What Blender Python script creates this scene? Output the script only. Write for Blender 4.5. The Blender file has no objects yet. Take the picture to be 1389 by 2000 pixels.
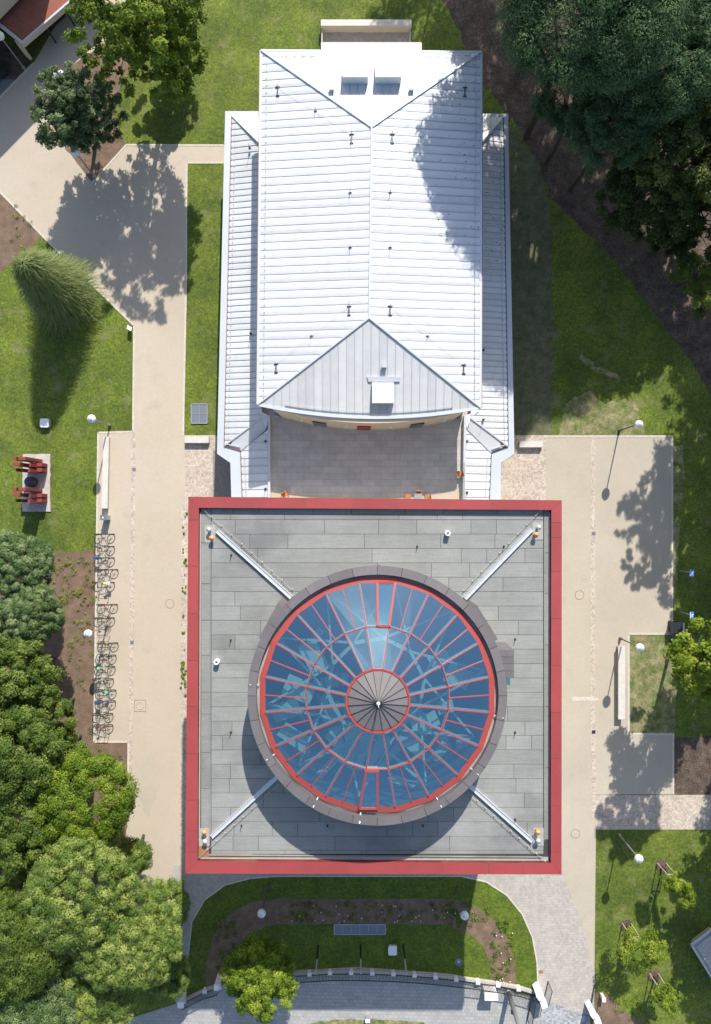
import bpy, math, random
import numpy as np
from mathutils import Vector
random.seed(7)
SC = bpy.context.scene
# ---------------------------------------------------------------- camera, sky, sun, exposure
H, F, CU, CV = 62.0, 1457.0, 694.5, 1000.0      # camera height, focal length and centre (photo pixels)
cam = bpy.data.cameras.new('camera'); cam_o = bpy.data.objects.new('camera', cam)
SC.collection.objects.link(cam_o); cam_o.location = (0, 0, H)
cam.sensor_fit = 'VERTICAL'; cam.sensor_height = 24; cam.lens = 24*F/2000; cam.clip_end = 500
SC.camera = cam_o
SUN = Vector((.257, 1.218, 1.0)).normalized()
w = bpy.data.worlds.new('World'); SC.world = w; w.use_nodes = True
nt = w.node_tree; sky = nt.nodes.new('ShaderNodeTexSky'); sky.sky_type = 'NISHITA'; sky.sun_disc = False
sky.sun_elevation = math.asin(SUN.z); sky.sun_rotation = math.atan2(SUN.x, SUN.y)
tc = nt.nodes.new('ShaderNodeTexCoord'); cn = nt.nodes.new('ShaderNodeTexNoise'); cn.inputs['Scale'].default_value = 6.5; cn.inputs['Detail'].default_value = 6
nt.links.new(tc.outputs['Generated'], cn.inputs['Vector']); cr_ = nt.nodes.new('ShaderNodeMapRange'); nt.links.new(cn.outputs[0], cr_.inputs[0])
cr_.inputs[1].default_value = .40; cr_.inputs[2].default_value = .62
dn = nt.nodes.new('ShaderNodeVectorMath'); dn.operation = 'DISTANCE'; nt.links.new(tc.outputs['Generated'], dn.inputs[0]); dn.inputs[1].default_value = (.0, .30, .95)
dr = nt.nodes.new('ShaderNodeMapRange'); nt.links.new(dn.outputs['Value'], dr.inputs[0]); dr.inputs[1].default_value = .30; dr.inputs[2].default_value = .04; dr.inputs[4].default_value = .8
ml = nt.nodes.new('ShaderNodeMath'); ml.operation = 'MULTIPLY'; nt.links.new(cr_.outputs[0], ml.inputs[0]); nt.links.new(dr.outputs[0], ml.inputs[1]); cr_ = ml; cm = nt.nodes.new('ShaderNodeMix'); cm.data_type = 'RGBA'
nt.links.new(cr_.outputs[0], cm.inputs[0]); nt.links.new(sky.outputs[0], cm.inputs[6]); cm.inputs[7].default_value = (8.5, 9, 9.6, 1)
nt.links.new(cm.outputs[2], nt.nodes['Background'].inputs[0]); nt.nodes['Background'].inputs[1].default_value = .125
sl = bpy.data.lights.new('sun', 'SUN'); sl.energy = 4.0; sl.angle = math.radians(.5); sl.color = (1, .955, .88)
so = bpy.data.objects.new('sun', sl); SC.collection.objects.link(so)
so.rotation_euler = (-SUN).to_track_quat('-Z', 'Y').to_euler()
SC.view_settings.view_transform = 'Standard'; SC.view_settings.look = 'None'
SC.view_settings.exposure = .66; SC.view_settings.gamma = 1

def P(u, v, z=0.0):
    s = (H-z)/F
    return Vector(((u-CU)*s, -(v-CV)*s, z))
def PP(pts, z=0.0): return [P(u, v, z) for u, v in pts]

# ---------------------------------------------------------------- materials
def mat(name, col, rough=.8, metal=0, var=0.0, vscale=3.0, col2=None, fine=0.0, fscale=20., bump=0.0, bscale=30., attr=None, stain=None, mid=0.0, streak=0.0):
    m = bpy.data.materials.new(name); m.use_nodes = True; t = m.node_tree; N = t.nodes; L = t.links
    b = N['Principled BSDF']; b.inputs['Roughness'].default_value = rough; b.inputs['Metallic'].default_value = metal
    geo = N.new('ShaderNodeNewGeometry'); pos = geo.outputs['Position']
    cur = None
    def rgb(c): 
        n = N.new('ShaderNodeRGB'); n.outputs[0].default_value = (*c, 1); return n.outputs[0]
    def mix(f, a, c, mode='MIX'):
        n = N.new('ShaderNodeMix'); n.data_type = 'RGBA'; n.blend_type = mode
        if isinstance(f, float): n.inputs[0].default_value = f
        else: L.new(f, n.inputs[0])
        L.new(a, n.inputs[6]); L.new(c, n.inputs[7]); return n.outputs[2]
    def noise(sc, det=4., r=.6):
        n = N.new('ShaderNodeTexNoise'); n.inputs['Scale'].default_value = sc; n.inputs['Detail'].default_value = det
        n.inputs['Roughness'].default_value = r; L.new(pos, n.inputs['Vector']); return n.outputs[0]
    def rng(x, a, c, lo=0., hi=1.):
        n = N.new('ShaderNodeMapRange'); L.new(x, n.inputs[0]); n.inputs[1].default_value = a; n.inputs[2].default_value = c
        n.inputs[3].default_value = lo; n.inputs[4].default_value = hi; return n.outputs[0]
    cur = rgb(col)
    if col2: cur = mix(rng(noise(vscale), .35, .65), cur, rgb(col2))
    def mul(x, s):
        g = N.new('ShaderNodeCombineColor')
        for i in range(3): L.new(x, g.inputs[i])
        return mix(1.0, s, g.outputs[0], 'MULTIPLY')
    if var: cur = mul(rng(noise(vscale*.7), .25, .75, 1-var, 1+var), cur)
    if fine: cur = mul(rng(noise(fscale, 3., .7), .25, .75, 1-fine, 1+fine), cur)
    if mid: cur = mul(rng(noise(2.2, 5., .75), .3, .7, 1-mid, 1+mid), cur)
    if streak:
        mp = N.new('ShaderNodeMapping'); mp.inputs['Scale'].default_value = (.35, 7, 1); L.new(pos, mp.inputs[0])
        n = N.new('ShaderNodeTexNoise'); n.inputs['Scale'].default_value = 1.6; n.inputs['Detail'].default_value = 4; L.new(mp.outputs[0], n.inputs['Vector'])
        cur = mul(rng(n.outputs[0], .3, .7, 1-streak, 1+streak), cur)
    if attr:
        a = N.new('ShaderNodeAttribute'); a.attribute_name = attr
        cur = mul(a.outputs['Fac'], cur)
    if stain:
        c, sc, lo, hi = stain
        cur = mix(rng(noise(sc, 5.), lo, hi), cur, rgb(c))
    L.new(cur, b.inputs['Base Color'])
    if bump:
        bn = N.new('ShaderNodeBump'); bn.inputs['Strength'].default_value = bump; bn.inputs['Distance'].default_value = .03
        L.new(noise(bscale), bn.inputs['Height']); L.new(bn.outputs[0], b.inputs['Normal'])
    return m

def tile_mat(name, c1, c2, mortar, bw, bh, ms=.01, rot=0.0, offset=.5, rough=.8, var=.12):
    m = mat(name, c1, rough); t = m.node_tree; N = t.nodes; L = t.links
    geo = N.new('ShaderNodeNewGeometry'); mp = N.new('ShaderNodeMapping'); mp.inputs['Rotation'].default_value = (0, 0, rot)
    L.new(geo.outputs['Position'], mp.inputs['Vector'])
    br = N.new('ShaderNodeTexBrick'); L.new(mp.outputs[0], br.inputs['Vector']); br.offset = offset
    br.inputs['Color1'].default_value = (*c1, 1); br.inputs['Color2'].default_value = (*c2, 1); br.inputs['Mortar'].default_value = (*mortar, 1)
    br.inputs['Scale'].default_value = 1; br.inputs['Mortar Size'].default_value = ms; br.inputs['Brick Width'].default_value = bw
    br.inputs['Row Height'].default_value = bh; br.inputs['Bias'].default_value = 0
    no = N.new('ShaderNodeTexNoise'); no.inputs['Scale'].default_value = .9; no.inputs['Detail'].default_value = 8; no.inputs['Roughness'].default_value = .7
    L.new(geo.outputs['Position'], no.inputs['Vector'])
    mr = N.new('ShaderNodeMapRange'); L.new(no.outputs[0], mr.inputs[0])
    mr.inputs[1].default_value = .3; mr.inputs[2].default_value = .7; mr.inputs[3].default_value = 1-var; mr.inputs[4].default_value = 1+var
    g = N.new('ShaderNodeCombineColor')
    for i in range(3): L.new(mr.outputs[0], g.inputs[i])
    mx = N.new('ShaderNodeMix'); mx.data_type = 'RGBA'; mx.blend_type = 'MULTIPLY'; mx.inputs[0].default_value = 1
    L.new(br.outputs[0], mx.inputs[6]); L.new(g.outputs[0], mx.inputs[7]); L.new(mx.outputs[2], N['Principled BSDF'].inputs['Base Color'])
    return m

def cobble_mat(name, stops, joint, scale=7.0, var=.15):
    m = mat(name, stops[0], .85); t = m.node_tree; N = t.nodes; L = t.links
    geo = N.new('ShaderNodeNewGeometry')
    vo = N.new('ShaderNodeTexVoronoi'); vo.inputs['Scale'].default_value = scale; vo.inputs['Randomness'].default_value = .55
    ve = N.new('ShaderNodeTexVoronoi'); ve.feature = 'DISTANCE_TO_EDGE'; ve.inputs['Scale'].default_value = scale; ve.inputs['Randomness'].default_value = .55
    for q in (vo, ve): L.new(geo.outputs['Position'], q.inputs['Vector'])
    sp = N.new('ShaderNodeSeparateColor'); L.new(vo.outputs['Color'], sp.inputs[0])
    cr = N.new('ShaderNodeValToRGB'); L.new(sp.outputs[0], cr.inputs[0]); e = cr.color_ramp.elements
    e[0].color = (*stops[0], 1); e[1].color = (*stops[-1], 1)
    for k, c in enumerate(stops[1:-1]):
        x = e.new((k+1)/(len(stops)-1)); x.color = (*c, 1)
    jr = N.new('ShaderNodeMapRange'); L.new(ve.outputs['Distance'], jr.inputs[0]); jr.inputs[1].default_value = .02; jr.inputs[2].default_value = .09
    mx = N.new('ShaderNodeMix'); mx.data_type = 'RGBA'; L.new(jr.outputs[0], mx.inputs[0]); mx.inputs[6].default_value = (*joint, 1); L.new(cr.outputs[0], mx.inputs[7])
    no = N.new('ShaderNodeTexNoise'); no.inputs['Scale'].default_value = .8; no.inputs['Detail'].default_value = 6; no.inputs['Roughness'].default_value = .7
    L.new(geo.outputs['Position'], no.inputs['Vector'])
    mr = N.new('ShaderNodeMapRange'); L.new(no.outputs[0], mr.inputs[0])
    mr.inputs[1].default_value = .3; mr.inputs[2].default_value = .7; mr.inputs[3].default_value = 1-var; mr.inputs[4].default_value = 1+var
    g = N.new('ShaderNodeCombineColor')
    for i in range(3): L.new(mr.outputs[0], g.inputs[i])
    m2 = N.new('ShaderNodeMix'); m2.data_type = 'RGBA'; m2.blend_type = 'MULTIPLY'; m2.inputs[0].default_value = 1
    L.new(mx.outputs[2], m2.inputs[6]); L.new(g.outputs[0], m2.inputs[7]); L.new(m2.outputs[2], N['Principled BSDF'].inputs['Base Color'])
    return m

def leaf_mat(name, cols, trans=.35, rough=.6):
    m = bpy.data.materials.new(name); m.use_nodes = True; t = m.node_tree; N = t.nodes; L = t.links
    b = N['Principled BSDF']; b.inputs['Roughness'].default_value = rough; b.inputs['Specular IOR Level'].default_value = .25
    a = N.new('ShaderNodeAttribute'); a.attribute_name = 'tone'
    cr = N.new('ShaderNodeValToRGB'); L.new(a.outputs['Fac'], cr.inputs[0]); e = cr.color_ramp.elements
    e[0].color = (*cols[0], 1); e[1].color = (*cols[-1], 1)
    for k, c in enumerate(cols[1:-1]):
        x = e.new((k+1)/(len(cols)-1)); x.color = (*c, 1)
    L.new(cr.outputs[0], b.inputs['Base Color'])
    tr = N.new('ShaderNodeBsdfTranslucent'); L.new(cr.outputs[0], tr.inputs[0])
    mx = N.new('ShaderNodeMixShader'); mx.inputs[0].default_value = trans
    L.new(b.outputs[0], mx.inputs[1]); L.new(tr.outputs[0], mx.inputs[2]); L.new(mx.outputs[0], N['Material Output'].inputs[0])
    return m

M = dict(
 grass=mat('grass', (.066, .102, .008), .9, col2=(.125, .162, .014), vscale=.30, var=.25, fine=.65, fscale=5.5, stain=((.21, .19, .09), .7, .56, .80), bump=.8, bscale=18, mid=.36),
 lush=mat('lush_grass', (.062, .102, .005), .9, col2=(.100, .138, .008), vscale=.8, var=.15, fine=.65, fscale=5.5, mid=.25, bump=.5, bscale=25),
 thin=mat('thin_grass', (.085, .10, .045), .95, col2=(.145, .14, .075), vscale=1.2, var=.2, mid=.25, fine=.45, fscale=9, bump=.5),
 dry=mat('dry_grass', (.10, .14, .028), .95, col2=(.27, .23, .12), vscale=1.1, var=.2, mid=.25, fine=.45, fscale=9, bump=.5),
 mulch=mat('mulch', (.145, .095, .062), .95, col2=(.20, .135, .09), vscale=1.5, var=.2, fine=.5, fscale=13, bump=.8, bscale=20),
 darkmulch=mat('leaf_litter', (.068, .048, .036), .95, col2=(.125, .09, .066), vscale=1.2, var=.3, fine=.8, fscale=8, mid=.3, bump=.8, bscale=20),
 concrete=mat('beige_paving', (.465, .39, .298), .85, col2=(.505, .43, .333), vscale=.12, var=.06, fine=.08, fscale=9, mid=.035, stain=((.38, .32, .25), .5, .60, .85)),
 concrete2=mat('greyer_paving', (.43, .375, .29), .85, col2=(.47, .41, .32), vscale=.15, var=.06, fine=.08, fscale=9, mid=.035, stain=((.37, .32, .26), .5, .60, .85)),
 joint=mat('path_joint', (.52, .42, .33), .9, fine=.25, fscale=6),
 kerb=mat('stone_edging', (.56, .50, .42), .85, fine=.18, fscale=4),
 cobble=cobble_mat('pink_cobbles', [(.40, .32, .26), (.52, .43, .35), (.60, .52, .43)], (.36, .31, .25), 6.5),
 slabs=tile_mat('grey_setts', (.47, .425, .37), (.37, .335, .30), (.33, .30, .26), .22, .22, .012, .03),
 mosaic=cobble_mat('grey_setts_small', [(.22, .23, .24), (.35, .36, .37), (.47, .47, .47)], (.28, .28, .27), 6.),
 slab2=tile_mat('street_slabs', (.40, .385, .36), (.325, .32, .31), (.22, .22, .21), .42, .30, .012, .02),
 darkpave=mat('dark_paving', (.27, .245, .23), .9, fine=.3, fscale=8, var=.1),
 asphalt=mat('asphalt', (.17, .18, .175), .9, fine=.15, fscale=10),
 white=mat('white_metal', (.63, .635, .64), .45, .0, var=.05, vscale=.8, fine=.04, fscale=3, attr='tone', stain=((.50, .49, .47), .9, .58, .85)),
 grey=mat('vent_and_shaded_hip_metal', (.54, .545, .535), .5, .0, var=.07, vscale=1.2, fine=.03, fscale=4, attr='tone'),  # greyed to carry the weaker light on the south hip; vents share it
 seam=mat('seam_metal', (.46, .48, .51), .5, .2),
 band=mat('gutter_metal', (.53, .56, .59), .45, .1, var=.05, vscale=.8),
 rust=mat('copper_edge', (.24, .12, .08), .6, .3),
 dark=mat('dark_metal', (.035, .035, .04), .5, .4),
 steel=mat('galvanised_steel', (.45, .46, .48), .4, .6, var=.1),
 alu=mat('pale_aluminium', (.72, .72, .74), .35, .4, fine=.05),
 red=mat('red_coping', (.32, .052, .050), .55, 0, var=.10, vscale=.6, fine=.06, fscale=8, attr='tone', stain=((.24, .06, .055), 1.3, .60, .85)),
 redframe=mat('red_frame', (.38, .065, .055), .45),
 redside=mat('red_paint_sculpture', (.25, .045, .038), .6, var=.1, vscale=2, fine=.1),
 membrane=mat('bitumen_membrane', (.262, .265, .245), .9, var=.12, vscale=.7, fine=.16, fscale=14, attr='tone', mid=.05, stain=((.12, .122, .118), .11, .54, .72), streak=.07),
 seamdark=mat('membrane_seam', (.05, .05, .05), .9),
 edgepale=mat('pale_upstand', (.36, .345, .31), .9, fine=.12, fscale=4),
 drum=mat('grey_brown_sheet', (.165, .148, .146), .5, .1, var=.1, vscale=1.5, fine=.06, fscale=5, attr='tone'),
 drumin=mat('pale_sheet', (.42, .39, .35), .6, .1, var=.12, vscale=2),
 capm=mat('lead_cap', (.165, .15, .147), .6, .0, var=.06, attr='tone'),
 plaster=mat('cream_plaster', (.62, .53, .41), .85, var=.06, vscale=.8),
 terr=tile_mat('terrace_tiles', (.50, .475, .45), (.41, .395, .38), (.31, .30, .30), 1.0, .5, .012, 0, .5, .7, .15),
 glassdark=mat('window_glass', (.03, .04, .05), .08),
 stone=mat('pale_stone', (.58, .545, .49), .8, var=.08, vscale=2, fine=.12, fscale=12),
 slabst=mat('rough_stone', (.46, .42, .39), .9, var=.15, vscale=3, fine=.3, fscale=9, bump=.6),
 basalt=mat('dark_stone', (.06, .06, .07), .6, fine=.2),
 globe=mat('opal_globe', (.78, .80, .82), .25),
 pole=mat('pole_grey', (.30, .30, .30), .5, .3),
 poledark=mat('pole_brown', (.13, .12, .12), .5, .3),
 whitep=mat('white_paint', (.80, .80, .80), .5, fine=.04),
 orange=mat('orange_cap', (.75, .33, .12), .6),
 wood=mat('chair_wood', (.42, .16, .06), .6),
 tyre=mat('tyre_rubber', (.025, .025, .025), .7),
 bark=mat('bark', (.065, .052, .04), .95, fine=.3, fscale=12, bump=.8),
 stake=mat('timber_stake', (.50, .38, .24), .8),
 gravelroof=mat('red_gravel', (.27, .095, .06), .95, var=.15, vscale=2, fine=.35, fscale=9),
 blue=mat('sign_blue', (.06, .22, .60), .5),
 rusty=mat('rusty_lid', (.30, .15, .08), .8),
 grate=mat('grate_steel', (.20, .225, .25), .5, .4, fine=.1),
 mh=mat('manhole_ring', (.30, .22, .17), .8),
 floor_in=mat('hall_floor', (.16, .20, .21), .6, var=.2, vscale=.5),
 truss=mat('white_truss', (.85, .84, .76), .6),
 carpaint=mat('car_paint', (.03, .05, .045), .25, .3),
)
# dome glazing: tinted transparent sheet with a real mirror coat
def glass():
    m = bpy.data.materials.new('blue_glazing'); m.use_nodes = True; t = m.node_tree; N = t.nodes; L = t.links
    N.remove(N['Principled BSDF'])
    tr = N.new('ShaderNodeBsdfTransparent'); tr.inputs[0].default_value = (.48, .74, .78, 1)
    gl = N.new('ShaderNodeBsdfGlossy'); gl.inputs[0].default_value = (.60, .90, 1.0, 1); gl.inputs[1].default_value = .03
    mx = N.new('ShaderNodeMixShader'); mx.inputs[0].default_value = .50
    L.new(tr.outputs[0], mx.inputs[1]); L.new(gl.outputs[0], mx.inputs[2]); L.new(mx.outputs[0], N['Material Output'].inputs[0])
    return m
M['glass'] = glass()
L_ = dict(
 yellowgreen=leaf_mat('leaf_yellow_green', [(.055, .095, .008), (.12, .185, .015), (.24, .31, .03)]),
 bluegreen=leaf_mat('leaf_blue_green', [(.042, .078, .026), (.09, .135, .048), (.22, .28, .12)], .25),
 midgreen=leaf_mat('leaf_mid_green', [(.055, .10, .014), (.12, .18, .028), (.25, .31, .06)]),
 bright=leaf_mat('leaf_bright_green', [(.08, .14, .010), (.16, .24, .018), (.34, .40, .05)]),
 pine=leaf_mat('needle_yellow_tips', [(.062, .118, .018), (.145, .215, .038), (.33, .38, .095)], .2),
 darkconifer=leaf_mat('needle_dark_green', [(.026, .060, .020), (.060, .118, .042), (.14, .22, .08)], .2),
 yew=leaf_mat('needle_blue_green', [(.04, .085, .022), (.10, .155, .048), (.23, .30, .12)], .2),
 weep=leaf_mat('needle_olive', [(.085, .12, .03), (.16, .20, .06), (.33, .37, .14)], .2),
 olive=leaf_mat('leaf_olive', [(.03, .05, .012), (.075, .11, .022), (.24, .27, .07)]),
)

# ---------------------------------------------------------------- mesh builder
ORG = {}
def props(o, label=None, cat=None, group=None, kind=None):
    if label: o['label'] = label
    if cat: o['category'] = cat
    if group: o['group'] = group
    if kind: o['kind'] = kind
    return o
def thing(name, loc, label, cat, group=None, rz=0.0):
    o = bpy.data.objects.new(name, None); SC.collection.objects.link(o); o.location = loc; o.rotation_euler = (0, 0, rz)
    o.empty_display_size = .3; ORG[o.name] = Vector(loc); return props(o, label, cat, group)
class MB:
    def __init__(s): s.v = []; s.f = []; s.t = []; s.tone = 1.0
    def add(s, vs, fs):
        k = len(s.v); s.v += [tuple(p) for p in vs]; s.f += [tuple(i+k for i in f) for f in fs]; s.t += [s.tone]*len(fs); return s
    def quad(s, a, b, c, d): return s.add([a, b, c, d], [(0, 1, 2, 3)])
    def poly(s, pts): return s.add(pts, [tuple(range(len(pts)))])
    def prism(s, pts, z0, z1, bottom=True):
        pts = [Vector(p) for p in pts]; n = len(pts)
        ar = sum(pts[i].x*pts[(i+1) % n].y-pts[(i+1) % n].x*pts[i].y for i in range(n))
        if ar < 0: pts = pts[::-1]
        vs = [(p.x, p.y, z0) for p in pts]+[(p.x, p.y, z1) for p in pts]
        fs = [tuple(range(n, 2*n))]+[(i, (i+1) % n, n+(i+1) % n, n+i) for i in range(n)]
        if bottom: fs.append(tuple(range(n-1, -1, -1)))
        return s.add(vs, fs)
    def box(s, c, d, rz=0.0):
        x, y, z = c; a, b = math.cos(rz), math.sin(rz)
        pts = [(x+i*d[0]/2*a-j*d[1]/2*b, y+i*d[0]/2*b+j*d[1]/2*a, 0) for i, j in ((-1, -1), (1, -1), (1, 1), (-1, 1))]
        return s.prism(pts, z-d[2]/2, z+d[2]/2)
    def tube(s, p0, p1, r0, r1=None, n=8, cap=True):
        p0, p1 = Vector(p0), Vector(p1); r1 = r0 if r1 is None else r1
        d = (p1-p0).normalized(); a = d.orthogonal().normalized(); b = d.cross(a); vs = []
        for p, r in ((p0, r0), (p1, r1)):
            for i in range(n):
                t = 2*math.pi*i/n; vs.append(p+a*math.cos(t)*r+b*math.sin(t)*r)
        fs = [(i, (i+1) % n, n+(i+1) % n, n+i) for i in range(n)]
        if cap: fs += [tuple(range(n-1, -1, -1)), tuple(range(n, 2*n))]
        return s.add(vs, fs)
    def bar(s, p0, p1, wd, ht):
        p0, p1 = Vector(p0), Vector(p1); d = (p1-p0).normalized(); a = d.cross(Vector((0, 0, 1)))
        if a.length < 1e-4: a = Vector((1, 0, 0))
        a.normalize(); u = a.cross(d).normalized(); a = a*wd/2; u = u*ht/2
        vs = [p+i*a+j*u for p in (p0, p1) for i, j in ((-1, -1), (1, -1), (1, 1), (-1, 1))]
        return s.add(vs, [(0, 1, 2, 3), (7, 6, 5, 4), (0, 4, 5, 1), (1, 5, 6, 2), (2, 6, 7, 3), (3, 7, 4, 0)])
    def lathe(s, c, prof, n=24, close=False):
        c = Vector(c); vs = []
        for r, z in prof:
            for i in range(n): t = 2*math.pi*i/n; vs.append((c.x+r*math.cos(t), c.y+r*math.sin(t), c.z+z))
        fs = [(k*n+i, k*n+(i+1) % n, (k+1)*n+(i+1) % n, (k+1)*n+i) for k in range(len(prof)-1) for i in range(n)]
        if close: fs += [tuple(range(n-1, -1, -1)), tuple(range((len(prof)-1)*n, len(prof)*n))]
        return s.add(vs, fs)
    def ball(s, c, r, n=16, m=10, sz=1.0):
        prof = [(max(r*math.sin(math.pi*k/m), .001), -r*sz*math.cos(math.pi*k/m)) for k in range(m+1)]
        return s.lathe(c, prof, n)
    def torus(s, c, R, r, ax='y', n=24, m=6):
        vs = []
        for i in range(n):
            a = 2*math.pi*i/n
            for j in range(m):
                b = 2*math.pi*j/m; q = R+r*math.cos(b); h = r*math.sin(b)
                vs.append((c[0]+q*math.cos(a), c[1]+h, c[2]+q*math.sin(a)) if ax == 'y' else (c[0]+q*math.cos(a), c[1]+q*math.sin(a), c[2]+h))
        fs = [(i*m+j, ((i+1) % n)*m+j, ((i+1) % n)*m+(j+1) % m, i*m+(j+1) % m) for i in range(n) for j in range(m)]
        return s.add(vs, fs)
    def build(s, name, mt, parent=None, smooth=False, local=False):
        me = bpy.data.meshes.new(name)
        o = bpy.data.objects.new(name, me)
        off = Vector((0, 0, 0))
        if parent is not None: off = ORG.get(parent.name, off)
        elif not local and s.v:
            a = np.array(s.v); off = Vector(((a[:, 0].min()+a[:, 0].max())/2, (a[:, 1].min()+a[:, 1].max())/2, a[:, 2].min())); o.location = off
        sub = Vector((0, 0, 0)) if local else off
        me.from_pydata([(x-sub.x, y-sub.y, z-sub.z) for x, y, z in s.v], [], s.f)
        at = me.attributes.new('tone', 'FLOAT', 'FACE'); at.data.foreach_set('value', s.t)
        me.materials.append(M[mt] if isinstance(mt, str) else mt)
        if smooth: me.shade_smooth()
        SC.collection.objects.link(o); ORG[o.name] = off
        if parent is not None: o.parent = parent; o.location = (0, 0, 0)
        return o
def copy_tree(o, parent=None):
    c = o.copy(); SC.collection.objects.link(c); c.parent = parent; ORG[c.name] = ORG.get(o.name, Vector((0, 0, 0)))
    for ch in list(o.children): copy_tree(ch, c)
    return c

# ---------------------------------------------------------------- ground and paving
def sheet(name, pts, mt, lay, label=None):
    z = lay*.006
    m = MB(); m.prism(PP(pts), z-.05, z, False); return props(m.build(name, mt), kind='structure', label=label)
m = MB(); m.quad((-150, -150, 0), (150, -150, 0), (150, 150, 0), (-150, 150, 0)); props(m.build('lawn', 'grass'), kind='structure')
def arc(cx, cy, rx, ry, a0, a1, n=10):
    return [(cx+rx*math.cos(math.radians(a0+(a1-a0)*i/n)), cy-ry*math.sin(math.radians(a0+(a1-a0)*i/n))) for i in range(n+1)]
def wob(pts, amp=3., step=14., seed=1):
    r = random.Random(seed); out = []
    for (a, b), (c, d) in zip(pts, pts[1:]+pts[:1]):
        n = max(1, int(math.hypot(c-a, d-b)/step))
        for i in range(n): out.append((a+(c-a)*i/n+r.uniform(-amp, amp), b+(d-b)*i/n+r.uniform(-amp, amp)))
    return out
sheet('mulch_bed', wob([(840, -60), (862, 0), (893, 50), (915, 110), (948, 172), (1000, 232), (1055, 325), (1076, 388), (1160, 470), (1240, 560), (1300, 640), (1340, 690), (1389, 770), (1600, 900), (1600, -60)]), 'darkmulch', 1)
sheet('mulch_bed', wob([(-80, 300), (0, 375), (88, 458), (55, 490), (0, 532), (-80, 580)], 2), 'mulch', 1)
sheet('mulch_bed', wob([(130, 292), (83, 212), (92, 165), (150, 122), (200, 90), (272, 118), (238, 165), (220, 212), (232, 252), (248, 283), (181, 356)], 1.5), 'mulch', 4)
sheet('mulch_bed', wob([(-80, 1060), (60, 1070), (100, 1082), (190, 1074), (188, 1440), (255, 1450), (258, 1780), (-80, 1800)], 1.5), 'mulch', 1)
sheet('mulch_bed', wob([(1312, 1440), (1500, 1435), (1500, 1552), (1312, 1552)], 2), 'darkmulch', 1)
sheet('mulch_bed', wob([(1164, 1935), (1190, 1945), (1230, 1985), (1290, 2015), (1290, 2060), (1150, 2060)], 2), 'mulch', 1)
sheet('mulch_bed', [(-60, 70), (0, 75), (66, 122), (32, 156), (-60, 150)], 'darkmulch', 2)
sheet('access_road', [(-200, 95), (0, 128), (32, 156), (0, 190), (-200, 330)], 'asphalt', 1)
sheet('worn_lawn_strip', wob([(995, 235), (1048, 320), (1072, 385), (1080, 480), (1078, 852), (990, 852)], 3, 20), 'thin', 1)
sheet('dry_lawn_patch', wob([(1088, 850), (1105, 790), (1150, 760), (1180, 790), (1240, 775), (1262, 852)], 3.5, 6, 5), 'dry', 1)
sheet('dry_lawn_patch', wob([(1228, 1238), (1318, 1238), (1322, 1300), (1318, 1434), (1228, 1434)], 2, 16, 5), 'dry', 1)
sheet('dirt_strip', wob([(1313, 870), (1335, 870), (1338, 930), (1328, 990), (1320, 1180), (1313, 1180)], 3, 16, 6), 'dry', 1)
sheet('worn_lawn_trace', wob([(1136, 690), (1165, 715), (1212, 735), (1210, 745), (1160, 725), (1132, 698)], 3, 10, 3), 'dry', 1)
# concrete plazas
W = [(-120, 292), (0, 190), (66, 123), (150, -20), (300, -60), (235, 30), (190, 110), (92, 165), (83, 210), (130, 290), (180, 357), (247, 283), (366, 284), (450, 284), (450, 317), (367, 318), (364, 540), (360, 850), (420, 850), (425, 975), (368, 975), (352, 1790), (225, 1790), (250, 1600), (251, 1449), (184, 1449), (190, 1075), (192, 845), (260, 843), (262, 636), (100, 478), (0, 375), (-120, 300)]
sheet('west_path', W, 'concrete', 2)
E = [(1062, 851), (1313, 852), (1313, 1238), (1228, 1238), (1228, 1433), (1315, 1434), (1315, 1551), (1165, 1552), (1163, 1720), (1161, 1900), (1100, 1910), (1000, 1720), (1000, 975)]
sheet('east_plaza', E, 'concrete2', 2)
# joints, bands and edgings
def strip(name, pts, wpx, mt, lay):
    m = MB(); q = PP(pts)
    for a, b in zip(q, q[1:]):
        d = (b-a).normalized(); n = Vector((-d.y, d.x, 0))*(wpx/23.5/2)
        m.prism([a-n, b-n, b+n, a+n], lay*.006-.04, lay*.006, False)
    return props(m.build(name, mt), kind='structure')
strip('cobble_band', [(261, 845), (258, 1250), (253, 1600)], 8, 'cobble', 3)
strip('cobble_band', [(1159, 853), (1158, 1300), (1160, 1600)], 8, 'cobble', 3)
strip('path_joint', [(180, 357), (245, 420), (330, 505), (364, 543)], 2.2, 'joint', 3)
for pts in ([(0, 375), (100, 478), (262, 636), (260, 843)], [(260, 843), (192, 845), (184, 1449), (251, 1449), (250, 1600)], [(1062, 852), (1313, 852), (1313, 1238), (1228, 1238), (1228, 1433), (1315, 1434), (1315, 1551)], [(364, 320), (364, 540), (358, 850)], [(180, 357), (247, 283), (438, 284)], [(367, 318), (437, 318)], [(-60, 245), (0, 190), (66, 123)]):
    strip('kerb', pts, 3.4, 'kerb', 5)
sheet('cobble_paving', [(361, 851), (425, 851), (428, 978), (367, 978), (362, 978)], 'cobble', 3)
sheet('cobble_paving', [(355, 978), (380, 978), (375, 1712), (351, 1712)], 'cobble', 3)
sheet('cobble_paving', [(975, 850), (1066, 850), (1066, 1000), (975, 1000)], 'cobble', 3)
sheet('sett_path', [(1163, 1553), (1500, 1552), (1500, 1620), (1163, 1620)], 'cobble', 4)
sheet('dark_paving', [(416, 880), (470, 880), (470, 990), (416, 990)], 'darkpave', 4)
S = [(330, 1712), (340, 1690), (700, 1690), (1094, 1690), (1114, 1746), (1132, 1785), (1145, 1830), (1152, 1875), (1162, 1900), (1160, 1985), (1060, 1960), (1040, 1938), (700, 1890), (345, 1962), (320, 1900)]
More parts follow.
